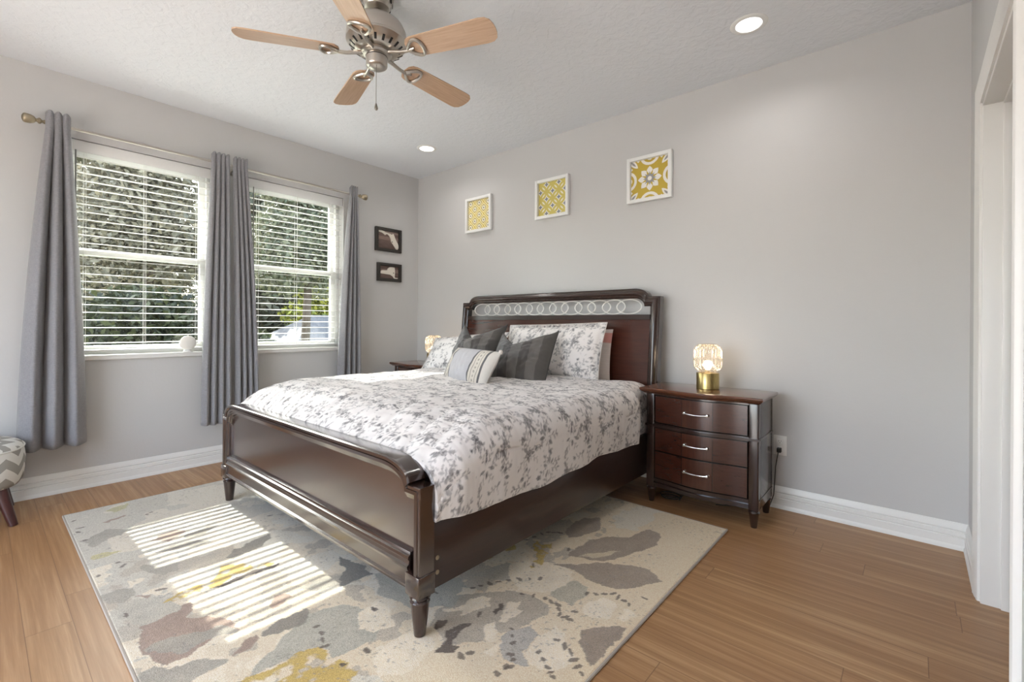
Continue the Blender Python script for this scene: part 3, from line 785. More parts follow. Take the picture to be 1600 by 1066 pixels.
# ------------------------------------------------------------------ duvet
def duvet():
    # cross-section by arc length: left hang -> top -> right hang
    xl, r = .945, .11
    nU, nV = 540, 440
    y_head, y_foot = -.20, -2.163
    V_ = np.linspace(0, 1, nV)
    yy = y_head + (y_foot - y_head) * V_
    P = np.zeros((nU, nV, 3)); UV = np.zeros((nU, nV, 2))
    for j in range(nV):
        y = yy[j]
        f = max(0, min(1, (-1.80 - y) / .36))
        k_ = max(0, min(1, (y + .62) / .13)); xr = 2.935 - .075 * k_ * k_ * (3 - 2 * k_) - .024 * max(0, min(1, (-2.05 - y) / .09))
        zt = .715 - .125 * f ** 2.2 - .03 * max(0, min(1, (y + .42) / .22)) ** 2
        zbR = .402 + .010 * sin(y * 5.2 + .6) + .004 * sin(y * 17)
        zbL = .45
        rz = r * .9
        pts = []
        hangR = zt - rz - zbR; hangL = zt - rz - zbL
        topL = (xr - r) - (xl + r); arcL = pi / 2 * r
        tot = hangL + arcL + topL + arcL + hangR
        s = np.linspace(0, tot, nU)
        x = np.empty(nU); z = np.empty(nU)
        a1 = hangL; a2 = a1 + arcL; a3 = a2 + topL; a4 = a3 + arcL
        m = s < a1; x[m] = xl; z[m] = zbL + s[m]
        m = (s >= a1) & (s < a2); t_ = (s[m] - a1) / arcL * pi / 2; x[m] = xl + r - r * np.cos(t_); z[m] = zt - rz + rz * np.sin(t_)
        m = (s >= a2) & (s < a3); x[m] = xl + r + (s[m] - a2); z[m] = zt
        m = (s >= a3) & (s < a4); t_ = (s[m] - a3) / arcL * pi / 2; x[m] = xr - r + r * np.sin(t_); z[m] = zt - rz + rz * np.cos(t_)
        m = s >= a4; x[m] = xr; z[m] = zt - rz - (s[m] - a4)
        ws = np.clip((s - a3) / (arcL + .05), 0, 1) ; wl = np.clip((a2 - s) / arcL, 0, 1)
        wtop = 1 - np.maximum(ws, wl)
        # soft crown and folds of the hanging side
        z = z + .012 * wtop * np.sin(pi * np.clip((s - a2) / topL, 0, 1))
        d = np.clip((s - a4) / max(hangR, .01), 0, 1)
        x = x + d * (.006 * np.sin(y * 9 + 1.0) + .004 * np.sin(y * 21 + 2)) - .012 * d * d
        P[:, j, 0] = x; P[:, j, 1] = y; P[:, j, 2] = z
        UV[:, j, 0] = s - a4; UV[:, j, 1] = y * 1.0 - .12 * f
    # puffy quilting and pulled wrinkles towards the foot
    for i in range(nU):
        for j in range(nV):
            x, y, z = P[i, j]
            u, v = UV[i, j]
            h = .010 * noise.noise((u * 5.0, v * 5.0, .3)) + .004 * noise.noise((u * 13, v * 16, 4.0))
            edge = max(0, 1 - abs(u + .10) / .28)
            h += .003 * noise.noise((u * 10, v * 34, 9.0)) * (.25 + edge)
            if y < -1.65:
                k = min(1, (-1.65 - y) / .3)
                h += .012 * k * noise.noise((x * 17 + y * 3, y * 4.5, 1.7))
            if u > .02:
                P[i, j, 0] += h * .8
            else:
                P[i, j, 2] += h
    col = floral(UV[..., 0] + .03, UV[..., 1])
    o = grid_obj('duvet', P, M['print'], None, UV, col)
    sd = o.modifiers.new('thickness', 'SOLIDIFY'); sd.thickness = .02; sd.offset = -1
    tag(o, 'white duvet with grey floral print spread over the bed', 'duvet')
    return P
DUV = duvet()

# ------------------------------------------------------------------ pillows and cushions
def cushion(name, w, h, th, bottom, top, roll=0.0, yaw=0.0, colf=None, mat='print', pinch=.04, chop=0.0, flange=0.0, res=.006, label='', cat='cushion', group=None, seed=1, sag=.01):
    """bottom, top: world points of the middle of the lower and upper edge; yaw turns the cushion about its upright axis"""
    bo, tp = Vector(bottom), Vector(top)
    upv = (tp - bo).normalized()
    rt = Vector((cos(yaw), sin(yaw), 0)); rt = (rt - upv * rt.dot(upv)).normalized()
    if roll:
        rt = Matrix.Rotation(roll, 3, upv.cross(rt)) @ rt; upv = Matrix.Rotation(roll, 3, upv.cross(rt)) @ upv
    nrm = rt.cross(upv)          # faces the foot of the bed
    if nrm.y > 0: nrm = -nrm
    c = bo + upv * (h / 2)
    nu, nv = int(w / res), int(h / res)
    u = np.linspace(-1, 1, nu); v = np.linspace(-1, 1, nv)
    U, V_ = np.meshgrid(u, v, indexing='ij')
    fw = 1 - flange / (w / 2); fh = 1 - flange / (h / 2)
    Uc, Vc = np.clip(U / fw, -1, 1), np.clip(V_ / fh, -1, 1)
    tk = (np.clip(1 - np.abs(Uc) ** 2.6, 0, 1) * np.clip(1 - np.abs(Vc) ** 2.6, 0, 1)) ** .55
    # edges pull in between the corners
    X_ = U * w / 2 * (1 - pinch * (1 - np.abs(V_) ** 2) * np.abs(U) ** 3)
    Y_ = V_ * h / 2 * (1 - pinch * (1 - np.abs(U) ** 2) * np.abs(V_) ** 3)
    if chop:
        u0 = -.28
        dip = chop * np.clip(np.where(U < u0, (U + 1) / (1 + u0), (1 - U) / (1 - u0)), 0, 1) ** .85 * np.clip((V_ + .35) / 1.35, 0, 1) ** 1.6
        Y_ = Y_ - dip
        X_ = X_ + np.sign(U) * 0
    nse = np.array([noise.noise((a * 2.2 + seed * 7, b_ * 2.2 * h / w, seed)) for a in u for b_ in v]).reshape(nu, nv)
    ns2 = np.array([noise.noise((a * 7 + seed * 3, b_ * 7 * h / w, seed + 5)) for a in u for b_ in v]).reshape(nu, nv)
    tkn = tk * (1 + .22 * nse + .10 * ns2)
    UVm = np.stack([U * w / 2, V_ * h / 2], -1)
    col = colf(UVm[..., 0], UVm[..., 1])
    root = thing(name, tuple(bo), label, cat, group)
    parts = []
    cv = np.array(c); R_, U_, N_ = np.array(rt), np.array(upv), np.array(nrm)
    bend = -sag * (U ** 2)
    for side, nm in ((1, 'front'), (-1, 'back')):
        Z_ = side * th / 2 * tkn * (1.0 if side > 0 else .8) + bend
        if chop: Z_ = Z_ - side * .03 * np.exp(-((U + .28) / .22) ** 2) * np.clip((V_ + .2) / 1.2, 0, 1) ** 2 * tk
        P = cv + X_[..., None] * R_ + Y_[..., None] * U_ + Z_[..., None] * N_
        parts.append(grid_obj('cover_' + nm if False else 'cover', P if side > 0 else P[::-1], M[mat], root, UVm if side > 0 else UVm[::-1], col if side > 0 else col[::-1]))
    # edge seam
    def edge(uu, vv):
        i = int(round((uu + 1) / 2 * (nu - 1))); j = int(round((vv + 1) / 2 * (nv - 1)))
        return cv + X_[i, j] * R_ + Y_[i, j] * U_ + bend[i, j] * N_
    pts = [edge(t_, -1) for t_ in np.linspace(-1, 1, 30)] + [edge(1, t_) for t_ in np.linspace(-1, 1, 20)[1:]] + [edge(t_, 1) for t_ in np.linspace(1, -1, 30)[1:]] + [edge(-1, t_) for t_ in np.linspace(1, -1, 20)[1:-1]]
    return root, pts, edge

def fl(ox, oy, **k): return lambda u, v: floral(u + ox, v + oy, **k)
def seam(root, pts, mat, r):
    b = B(); b.tube(pts, r, 6, closed=True); b.build('piping', mat, root)
M['cream_cloth'] = plain('cream_seam_cloth', (214, 206, 198), .95)
# plain pillow leaning on the headboard, behind the right sham
def plaincol(u, v):
    c = np.ones(u.shape + (3,)) * LIN((206, 196, 190)); c *= (1 - .06 * (np.sin(v * 420) > .3))[..., None]
    pk = (v > .10) & (v < .17) & (u > .36); c[pk] = LIN((196, 140, 132)); return c
cushion('pillow', .84, .40, .15, (2.13, -.25, .69), (2.13, -.205, 1.08), colf=plaincol, mat='weave', pinch=.03, label='pale quilted pillow with a pink patch, standing behind the right floral pillow', cat='pillow', seed=2)
r_, p_, e_ = cushion('floral_pillow', .91, .44, .17, (2.115, -.455, .712), (2.115, -.31, 1.12), roll=-.03, colf=fl(.1, .2, dark=(92, 90, 93), light=(234, 228, 224)), pinch=.035, flange=.03, label='large white floral pillow at the right of the bed, standing against the headboard', cat='pillow', group='floral pillows against the headboard', seed=3)
seam(r_, p_, M['cream_cloth'], .0025)
r_, p_, e_ = cushion('floral_pillow', .80, .43, .17, (1.30, -.62, .705), (1.215, -.35, 1.02), yaw=.14, colf=fl(.33, .05, dark=(92, 90, 93), light=(236, 232, 229)), pinch=.04, flange=.03, label='large white floral pillow at the left of the bed, behind the dark striped cushions', cat='pillow', group='floral pillows against the headboard', seed=4)
seam(r_, p_, M['cream_cloth'], .0025)
def stripes(u, v):
    edges = np.array([-.5, -.19, -.115, -.045, .03, .10, .165, .5]); cols = [(84, 82, 80), (104, 103, 103), (76, 74, 73), (108, 105, 102), (80, 76, 73), (104, 99, 95), (80, 76, 72)]
    k = np.clip(np.searchsorted(edges, u) - 1, 0, 6); return np.array([LIN(c) for c in cols])[k]
for args in (dict(bottom=(1.56, -.73, .70), top=(1.55, -.53, 1.10), yaw=.05, label='dark grey striped square cushion, the farther one, behind the small oblong cushion', seed=5, roll=.02),
             dict(bottom=(2.13, -.83, .70), top=(2.06, -.55, 1.06), yaw=.20, label='dark grey striped square cushion, the nearer one, leaning on the right floral pillow', seed=6, roll=-.02)):
    r_, p_, e_ = cushion('striped_cushion', .46, .475, .20, colf=stripes, mat='weave', pinch=.03, chop=.155, group='striped cushions on the bed', **args)
    seam(r_, p_, M['piping'], .004)
def lumb(u, v):
    a = u / .34
    c = np.ones(u.shape + (3,)) * LIN((176, 174, 177))
    band = np.abs(a) > .46; c[band] = LIN((198, 190, 178))
    for k in (.46, .52): c[(np.abs(np.abs(a) - k) < .028) & (np.abs(a) < .50)] = LIN((84, 82, 84))
    c[np.abs(np.abs(a) - .80) < .028] = LIN((84, 82, 84))
    for k in (.555, .70): c[np.abs(np.abs(a) - k) < .007] = LIN((92, 90, 90))
    # little diamond motif between the lines
    d = np.abs(((v / .028) % 1) - .5) * .028 + np.abs(np.abs(a) - .625) * .34
    c[(d < .009) & (d > .004)] = LIN((110, 106, 102))
    c[np.abs(a) > .84] = LIN((200, 194, 186))
    return c
r_, p_, e_ = cushion('oblong_cushion', .68, .265, .15, (1.885, -1.09, .712), (1.92, -.985, .92), yaw=-.33, roll=.0, colf=lumb, mat='weave', pinch=.05, label='small oblong grey cushion with patterned bands, in front of the other cushions', seed=7, res=.004)
b = B(); q = e_(1, 1); b.lathe([(0, -.015), (.010, -.012), (.014, 0), (.010, .012), (0, .015)], tuple(q + np.array((.0, -.01, .0))), 14); b.build('tassel', M['cream_cloth'], r_)

# ------------------------------------------------------------------ nightstands
def nightstand(x0, x1, label, group):
    cx = (x0 + x1) / 2; yb, yf = -.11, -.43
    o = thing('nightstand', (cx, -.27, 0), label, 'nightstand', group)
    hw = (x1 - x0) / 2 - .030          # half width of the body
    bx0, bx1 = cx - hw, cx + hw
    def bow(x, amt=.036):
        t_ = (x - cx) / (hw - .05)
        return amt * cos(min(1, abs(t_)) * pi / 2) ** 2
    # carcass: sides, back, posts, rails
    b = B()
    for s_ in (bx0, bx1 - .018): b.box(s_, s_ + .018, yf + .04, yb, .10, .69, .001)
    b.box(bx0 + .01, bx1 - .01, yb - .012, yb, .10, .69, .001); b.box(bx0 + .01, bx1 - .01, yf + .02, yb, .10, .125, .001)
    for s_ in (bx0, bx1 - .052): b.box(s_, s_ + .052, yf - .004, yf + .045, .095, .69, .006, 3)
    for s_ in (bx0, bx1 - .040): b.box(s_, s_ + .040, yb - .042, yb, .095, .69, .004)
    body = b.build('body', M['wood_z'], o)
    def bowed(bb, z0, z1, amt, ya, yb_, xa=None, xb=None, n=24):
        xa = bx0 + .05 if xa is None else xa; xb = bx1 - .05 if xb is None else xb
        vs = []; fs = []
        for i in range(n + 1):
            x = xa + (xb - xa) * i / n; d = bow(x, amt)
            vs += [(x, yf + ya - d, z0), (x, yf + ya - d, z1), (x, yf + yb_, z1), (x, yf + yb_, z0)]
        for i in range(n):
            for k in range(4): fs.append((4 * i + k, 4 * i + (k + 1) % 4, 4 * i + 4 + (k + 1) % 4, 4 * i + 4 + k))
        fs += [(3, 2, 1, 0), tuple(4 * n + k for k in range(4))]
        bb.add(vs, fs)
    b = B()
    bowed(b, .482, .496, .037, -.012, .04, bx0 - .004, bx1 + .004); bowed(b, .476, .502, .037, -.006, .04)
    bowed(b, .136, .154, .037, -.004, .04); bowed(b, .098, .136, .037, .006, .04); bowed(b, .112, .126, .038, -.004, .04)
    bowed(b, .678, .692, .037, -.002, .04)
    for s_ in (bx0 - .004, bx1 - .004): b.box(s_, s_ + .008, yf - .004, yb, .483, .495, .002)
    for s_ in (bx0 - .002, bx1 - .004): b.box(s_, s_ + .006, yf + .02, yb, .150, .157, .001)
    b.build('moulding', M['wood_x'], o)
    # top with serpentine overhanging edge
    b = B()
    n = 40; out = []
    for ins, z in ((.022, .690), (.016, .696), (.010, .700), (.004, .706), (0, .712), (0, .720), (.003, .724), (.010, .726)):
        xs = [x0 + ins + (x1 - x0 - 2 * ins) * i / n for i in range(n + 1)]
        loop = [(x, yf - .045 - bow(x, .040) + ins, z) for x in xs] + [(x1 - ins, yb - 0.002, z), (x0 + ins, yb - .002, z)]
        out.append(loop)
    m = len(out[0]); vs = [p for l in out for p in l]; fs = []
    for i in range(len(out) - 1):
        for k in range(m): fs.append((i * m + k, i * m + (k + 1) % m, (i + 1) * m + (k + 1) % m, (i + 1) * m + k))
    fs += [tuple(range(m)), tuple((len(out) - 1) * m + k for k in range(m))]
    b.add(vs, fs); b.build('top', M['top'], o)
    # three drawers, each front in three veneer fields, with a bar handle
    for z0, z1 in ((.506, .674), (.330, .472), (.158, .326)):
        b = B(); bowed(b, z0, z1, .036, -.001, .03, bx0 + .057, bx1 - .057)
        dr = b.build('drawer', M['veneer_z'], o)
        b = B(); w3 = (bx1 - bx0 - .114) / 3
        for k in range(3): bowed(b, z0 + .003, z1 - .003, .036, -.0030, .0, bx0 + .0585 + k * w3, bx0 + .0555 + (k + 1) * w3)
        df = b.build('drawer_front', M['veneer'], dr)
        df.data.materials.append(M['veneer_mid'])
        for pf in df.data.polygons:
            if abs(pf.center.x) < w3 / 2: pf.material_index = 1
        zc = (z0 + z1) / 2 + .006; yh = yf - .036 - .022
        b = B()
        b.tube([(cx + .068 * t_, yh - .004 + .006 * abs(t_) ** 3, zc - .004 * cos(t_ * pi / 2)) for t_ in np.linspace(-1, 1, 17)], [.0034 + .0018 * abs(t_) for t_ in np.linspace(-1, 1, 17)], 10)
        for s_ in (-1, 1):
            b.lathe([(.0085, 0), (.006, .004), (.005, .014), (.0075, .020), (.0075, .026), (0, .028)], (cx + s_ * .066, yf - bow(cx + .066) - .002, zc), 14, mat=Matrix.Rotation(pi / 2, 4, 'X'))
        h_ = b.build('handle', M['silver'], dr); h_['label'] = 'silver bar handle'
    for lx in (bx0 + .027, bx1 - .027):
        for ly in (yf + .020, yb - .024):
            b = B(); b.lathe([(0, 0), (.016, 0), (.017, .004), (.026, .078), (.029, .084), (.027, .089), (.022, .093), (.026, .098), (0, .098)], (lx, ly, 0), 20)
            b.build('leg', M['wood_z'], o)
    return o
ns = nightstand(2.890, 3.600, 'dark wood three drawer nightstand to the right of the bed, with the lit lamp', 'matching nightstands')
ns2 = copy_tree(ns); ns2.location.x = .515
ns2['label'] = 'dark wood nightstand in the far corner, behind the left side of the bed'

# ------------------------------------------------------------------ lamps
def lamp(x, y, label):
    z0 = .726
    o = thing('table_lamp', (x, y, z0), label, 'lamp', 'brass and ribbed glass lamps')
    b = B(); b.lathe([(0, 0), (.063, 0), (.066, .003), (.066, .097), (.064, .100), (.045, .100), (.042, .094), (0, .094)], (x, y, z0), 48)
    b.build('base', M['brass'], o)
    def globe_prof(k=0.0):
        return [(.040 - k, .100), (.044 - k, .106), (.062 - k, .112), (.075 - k, .126), (.081 - k, .146), (.082 - k, .176), (.082 - k, .222), (.080 - k, .242), (.072 - k, .262), (.058 - k, .274), (.046 - k, .2785), (.022 - k * .5, .2800), (.0, .2800)]
    def rib(k, z): return (0, .022, .036, .022)[k % 4] * max(0, min(1, (z - .112) / .03)) * max(0, min(1, (.262 - z) / .02))
    b = B(); b.lathe(globe_prof(), (x, y, z0), 160, cap=False, rib=rib)
    b.build('glass_shade', M['globe'], o, 0)
    b = B(); b.lathe([(0, .094), (.016, .094), (.016, .115), (.013, .117), (0, .117)], (x, y, z0), 20); b.build('socket', M['brass'], o)
    b = B(); b.lathe([(0, .116), (.012, .117), (.016, .124), (.024, .136), (.028, .150), (.025, .164), (.015, .174), (0, .177)], (x, y, z0), 24); b.build('bulb', M['bulb'], o)
    l = bpy.data.lights.new('lamp_light', 'POINT'); l.energy = 1.0; l.color = (1, .80, .58); l.shadow_soft_size = .03
    lo = bpy.data.objects.new('lamp_light', l); COL.objects.link(lo); lo.parent = o; lo.location = (0, 0, .205)
    return o
lamp(3.242, -.262, 'brass table lamp with ribbed glass globe on the right nightstand')
lamp(.610, -.27, 'brass table lamp with ribbed glass globe in the far corner, half hidden by a pillow')

# wall outlet, plug and cords
o = thing('wall_outlet', (3.59, 0, .385), 'white wall outlet with a black plug beside the right nightstand', 'outlet')
b = B(); b.box(3.555, 3.627, -.006, 0, .325, .445, .002); b.build('cover_plate', M['white_plastic'], o)
for z in (.36, .41):
    b = B(); b.box(3.574, 3.608, -.009, -.005, z - .016, z + .016, .004); s_ = b.build('socket', M['white_plastic'], o)
    b = B()
    for dx in (-.006, .006): b.box(3.591 + dx - .001, 3.591 + dx + .001, -.0095, -.0085, z - .001, z + .007, 0)
    b.lathe([(0, 0), (.002, 0), (.002, .0006), (0, .0006)], (3.591, -.0089, z - .008), 8, mat=Matrix.Rotation(pi / 2, 4, 'X'))
    b.build('slot', M['black'], s_)
pc = thing('power_cord', (3.59, -.02, .36), 'black plug and lamp cord hanging from the wall outlet', 'cord')
b = B(); b.box(3.578, 3.602, -.038, -.0098, .346, .374, .004); b.build('plug', M['black'], pc)
b = B(); b.tube([(3.588, -.036, .352), (3.583, -.040, .32), (3.575, -.045, .26), (3.572, -.05, .18), (3.568, -.055, .09), (3.545, -.06, .012), (3.5, -.07, .004), (3.40, -.15, .004), (3.28, -.22, .004)], .0028, 8)
b.build('cable', M['black'], pc)
b = B()
pts = [(3.03 + (.055 + .012 * a / 9) * cos(a), -.30 + (.045 + .01 * a / 9) * sin(a), .005 + .0022 * a) for a in np.linspace(0, 15, 60)]
b.tube(pts, .003, 7); cc = b.build('coiled_cord', M['black']); tag(cc, 'black cord coiled on the floor under the right nightstand', 'cord')

# ------------------------------------------------------------------ pictures
def frame_box(name, xs, zs, depth, fw, frame_mat, label, group, wall='back'):
    """a shadow box frame; wall back: xs are x, hung on y=0; wall left: xs are y, hung on x=0"""
    (a0, a1), (z0, z1) = xs, zs
    loc = ((a0 + a1) / 2, 0, (z0 + z1) / 2) if wall == 'back' else (0, (a0 + a1) / 2, (z0 + z1) / 2)
    o = thing(name, loc, label, 'wall art', group)
    b = B()
    def bx(p0, p1, d0, d1, q0, q1, bev=.002):
        if wall == 'back': b.box(p0, p1, -d1, -d0, q0, q1, bev)
        else: b.box(d0, d1, p0, p1, q0, q1, bev)
    bx(a0, a0 + fw, .001, depth, z0, z1); bx(a1 - fw, a1, .001, depth, z0, z1)
    bx(a0 + fw, a1 - fw, .001, depth, z0, z0 + fw); bx(a0 + fw, a1 - fw, .001, depth, z1 - fw, z1)
    b.build('frame', frame_mat, o)
    return o
GOLD, GREY, WHT = (192, 166, 62), (150, 150, 152), (236, 234, 228)
def art_big(u, v):
    r = np.hypot(u, v); th = np.arctan2(v, u)
    c = np.ones(u.shape + (3,)) * LIN(GOLD)
    def put(m, col): c[m] = LIN(col)
    for ax in range(4):
        a = ax * pi / 2
        X_, Y_ = u * cos(a) + v * sin(a), -u * sin(a) + v * cos(a)
        d = np.hypot(X_ - 1.20, Y_ - 0); put((d < .52) & (d > .38), WHT); put((np.hypot(X_ - 1.06, Y_) < .14), WHT)
        Xc, Yc = (X_ + Y_) / 1.414, (-X_ + Y_) / 1.414
        put((np.abs(Yc) < .13 * (1 - ((Xc - 1.22) / .34) ** 2)), WHT); put((np.abs(Yc) < .05 * (1 - ((Xc - 1.24) / .2) ** 2)), GREY)
        put((((np.abs(Xc - 1.12) < .05) & (np.abs(Yc) > .2) & (np.abs(Yc) < .36))), WHT)
    star = .30 + .30 * np.abs(np.cos(4 * th)) ** .7
    for k in range(8):
        a = k * pi / 4
        X_, Y_ = u * cos(a) + v * sin(a), -u * sin(a) + v * cos(a)
        put((np.abs(Y_) < .155 * np.clip(1 - np.abs((X_ - .42) / .21) ** 1.4, 0, 1)), WHT)
        put((X_ > 0) & (np.abs(Y_) < .11 * np.clip(1 - X_ / .36, 0, 1)), GREY)
    put((r < .22) & (r > .11), GREY); put(r < .11, WHT)
    return c
def art_mid(u, v):
    c = np.ones(u.shape + (3,)) * LIN((238, 234, 220)); s = .86
    U, V_ = u / s, (v + .43) / s
    g = (204, 188, 100)
    for ox, oy in ((0, 0), (.5, .5)):
        fu = (U + ox) - np.round(U + ox); fv = (V_ + oy) - np.round(V_ + oy)
        d = np.hypot(fu, fv)
        c[(d > .40) & (d < .56) & (np.abs(fu) < .5) & (np.abs(fv) < .5)] = LIN(g)
    for ox, oy in ((0, 0), (.5, .5)):
        fu = (U + ox) - np.round(U + ox); fv = (V_ + oy) - np.round(V_ + oy)
        d = np.abs(fu) ** .6 + np.abs(fv) ** .6
        c[d < .50] = LIN((246, 244, 238)); c[d < .40] = LIN((128, 132, 140))
    return c
def art_small(u, v):
    c = np.ones(u.shape + (3,)) * LIN((206, 182, 78)); s = .80
    for ox, oy in ((0, 0), (.5, .5)):
        fu = (u / s + ox) - np.round(u / s + ox); fv = (v / s + oy) - np.round(v / s + oy)
        d = np.hypot(fu, fv); dd = np.abs(fu) + np.abs(fv)
        c[(dd > .34) & (dd < .44)] = LIN((238, 230, 190)); c[d < .17] = LIN((244, 240, 224)); c[d < .085] = LIN((150, 146, 136)); c[(d > .21) & (d < .25)] = LIN((150, 144, 126))
    return c
for x0, x1, z0, z1, fn, lb in ((.800, 1.150, 2.024, 2.366, art_small, 'square framed print in white frame with a small yellow lattice, leftmost above the bed'),
                               (1.688, 2.036, 2.034, 2.374, art_mid, 'square framed print in white frame with pale yellow interlaced circles, middle one above the bed'),
                               (2.567, 2.910, 2.028, 2.366, art_big, 'square framed print in white frame with a white flower on gold, rightmost above the bed')):
    o = frame_box('framed_print', (x0, x1), (z0, z1), .036, .026, M['vinyl'], lb, 'framed prints above the bed')
    n = 150; g = np.linspace(-1, 1, n); U, V_ = np.meshgrid(g, g, indexing='ij')
    P = np.stack([(x0 + x1) / 2 + U * ((x1 - x0) / 2 - .024), np.full(U.shape, -.010), (z0 + z1) / 2 + V_ * ((z1 - z0) / 2 - .024)], -1)
    grid_obj('print', P, M['art'], o, None, fn(U, V_), smooth=False)

M['frame_dark'] = plain('charcoal_frame', (50, 46, 42), .5)
t = NT('weathered_planks'); v = t.obj(); sp = t.n('ShaderNodeSeparateXYZ', {0: v})
rowz = t.math('FLOOR', t.math('DIVIDE', sp.outputs[2], .034)); rn = t.n('ShaderNodeTexWhiteNoise', {'W': rowz}, noise_dimensions='1D').outputs[0]
g = t.noise(t.n('ShaderNodeMapping', {'Vector': v, 'Scale': (1, 8, 60)}).outputs[0], 2, 4)
pc_ = t.ramp(t.math('ADD', t.math('MULTIPLY', rn, .6), t.math('MULTIPLY', g, .4)), [(.2, lin((96, 78, 72))), (.5, lin((132, 110, 102))), (.8, lin((158, 142, 134)))])
M['planks'] = t.surf(Base_Color=pc_, Roughness=.8)
M['bone'] = plain('cream_painted_wood', (226, 218, 206), .6)
FLP = [(268, 245), (300, 240), (330, 250), (345, 263), (372, 268), (400, 275), (428, 287), (433, 268), (442, 270), (452, 300), (462, 335), (478, 375), (492, 405), (501, 435), (501, 475), (490, 498), (472, 492), (455, 460), (436, 425), (416, 392), (410, 350), (396, 312), (372, 284), (358, 290), (345, 305), (326, 286), (305, 272), (270, 264)]
NYP = [(290, 802), (296, 785), (310, 766), (345, 763), (372, 758), (376, 735), (386, 720), (402, 704), (425, 699), (455, 703), (459, 735), (461, 790), (458, 840), (458, 868), (500, 874), (486, 886), (452, 882), (438, 852), (408, 826), (292, 816)]
for (y0, y1), (z0, z1), poly, bb, lb in (((-.556, -.240), (1.874, 2.120), FLP, (262, 505, 240, 505), 'dark framed plank sign with a cream peninsula-shaped cutout, upper of two beside the window'),
                                      ((-.531, -.238), (1.562, 1.752), NYP, (288, 506, 690, 892), 'dark framed plank sign with a cream triangular state cutout, lower of two beside the window')):
    fw = .030
    o = frame_box('framed_sign', (y0, y1), (z0, z1), .032, fw, M['frame_dark'], lb, 'framed plank signs beside the window', 'left')
    b = B(); b.box(.003, .010, y0 + fw - .004, y1 - fw + .004, z0 + fw - .004, z1 - fw + .004, 0); b.build('backing', M['planks'], o)
    sy = (y1 - y0 - 2 * fw) / (bb[1] - bb[0]); sz = (z1 - z0 - 2 * fw) / (bb[3] - bb[2])
    pp = [(y0 + fw + (px - bb[0]) * sy, z1 - fw - (pz - bb[2]) * sz) for px, pz in poly]
    b = B(); b.prism(pp, .010, .020, 'yz'); ct = b.build('cutout', M['bone'], o, 0)
    hx, hz = ((425, 393) if poly is FLP else (444, 795))
    hy_, hz_ = y0 + fw + (hx - bb[0]) * sy, z1 - fw - (hz - bb[2]) * sz
    b = B(); b.prism([(hy_ + .0007 * 16 * sin(a) ** 3 * .6, hz_ + .0007 * .6 * (13 * cos(a) - 5 * cos(2 * a) - 2 * cos(3 * a) - cos(4 * a))) for a in np.linspace(0, 2 * pi, 24, endpoint=False)], .0195, .0208, 'yz')
    b.build('heart', M['frame_dark'], ct, 0)['label'] = 'tiny dark heart mark'

# ------------------------------------------------------------------ curtain rod and curtains
ROD_X, ROD_Z = .09, 2.368
o = thing('curtain_rod', (ROD_X, -1.9, ROD_Z), 'brushed metal curtain rod with turned finials above both windows', 'curtain rod')
b = B(); b.tube([(ROD_X, -2.965, ROD_Z), (ROD_X, -.80, ROD_Z)], .0095, 14); b.build('rod', M['nickel'], o)
for y, s_ in ((-2.962, -1), (-.803, 1)):
    b = B(); b.lathe([(0, 0), (.012, 0), (.012, .008), (.008, .012), (.010, .018), (.017, .022), (.018, .030), (.012, .036), (.009, .042), (.020, .050), (.027, .066), (.027, .074), (.028, .078), (.028, .092), (.024, .098), (.012, .104), (0, .105)], (ROD_X, y, ROD_Z), 24, mat=Matrix.Rotation(-s_ * pi / 2, 4, 'X'))
    b.build('finial', M['pewter'], o)
for y in (-2.93, -1.89, -.83):
    b = B(); b.box(0, .006, y - .014, y + .014, ROD_Z - .055, ROD_Z + .015, .002); b.box(.004, ROD_X - .006, y - .006, y + .006, ROD_Z - .030, ROD_Z - .020, .002)
    b.tube([(ROD_X - .006, y, ROD_Z - .025), (ROD_X + .004, y, ROD_Z - .016), (ROD_X + .013, y, ROD_Z - .004)], .005, 8)
    b.build('bracket', M['nickel'], o)

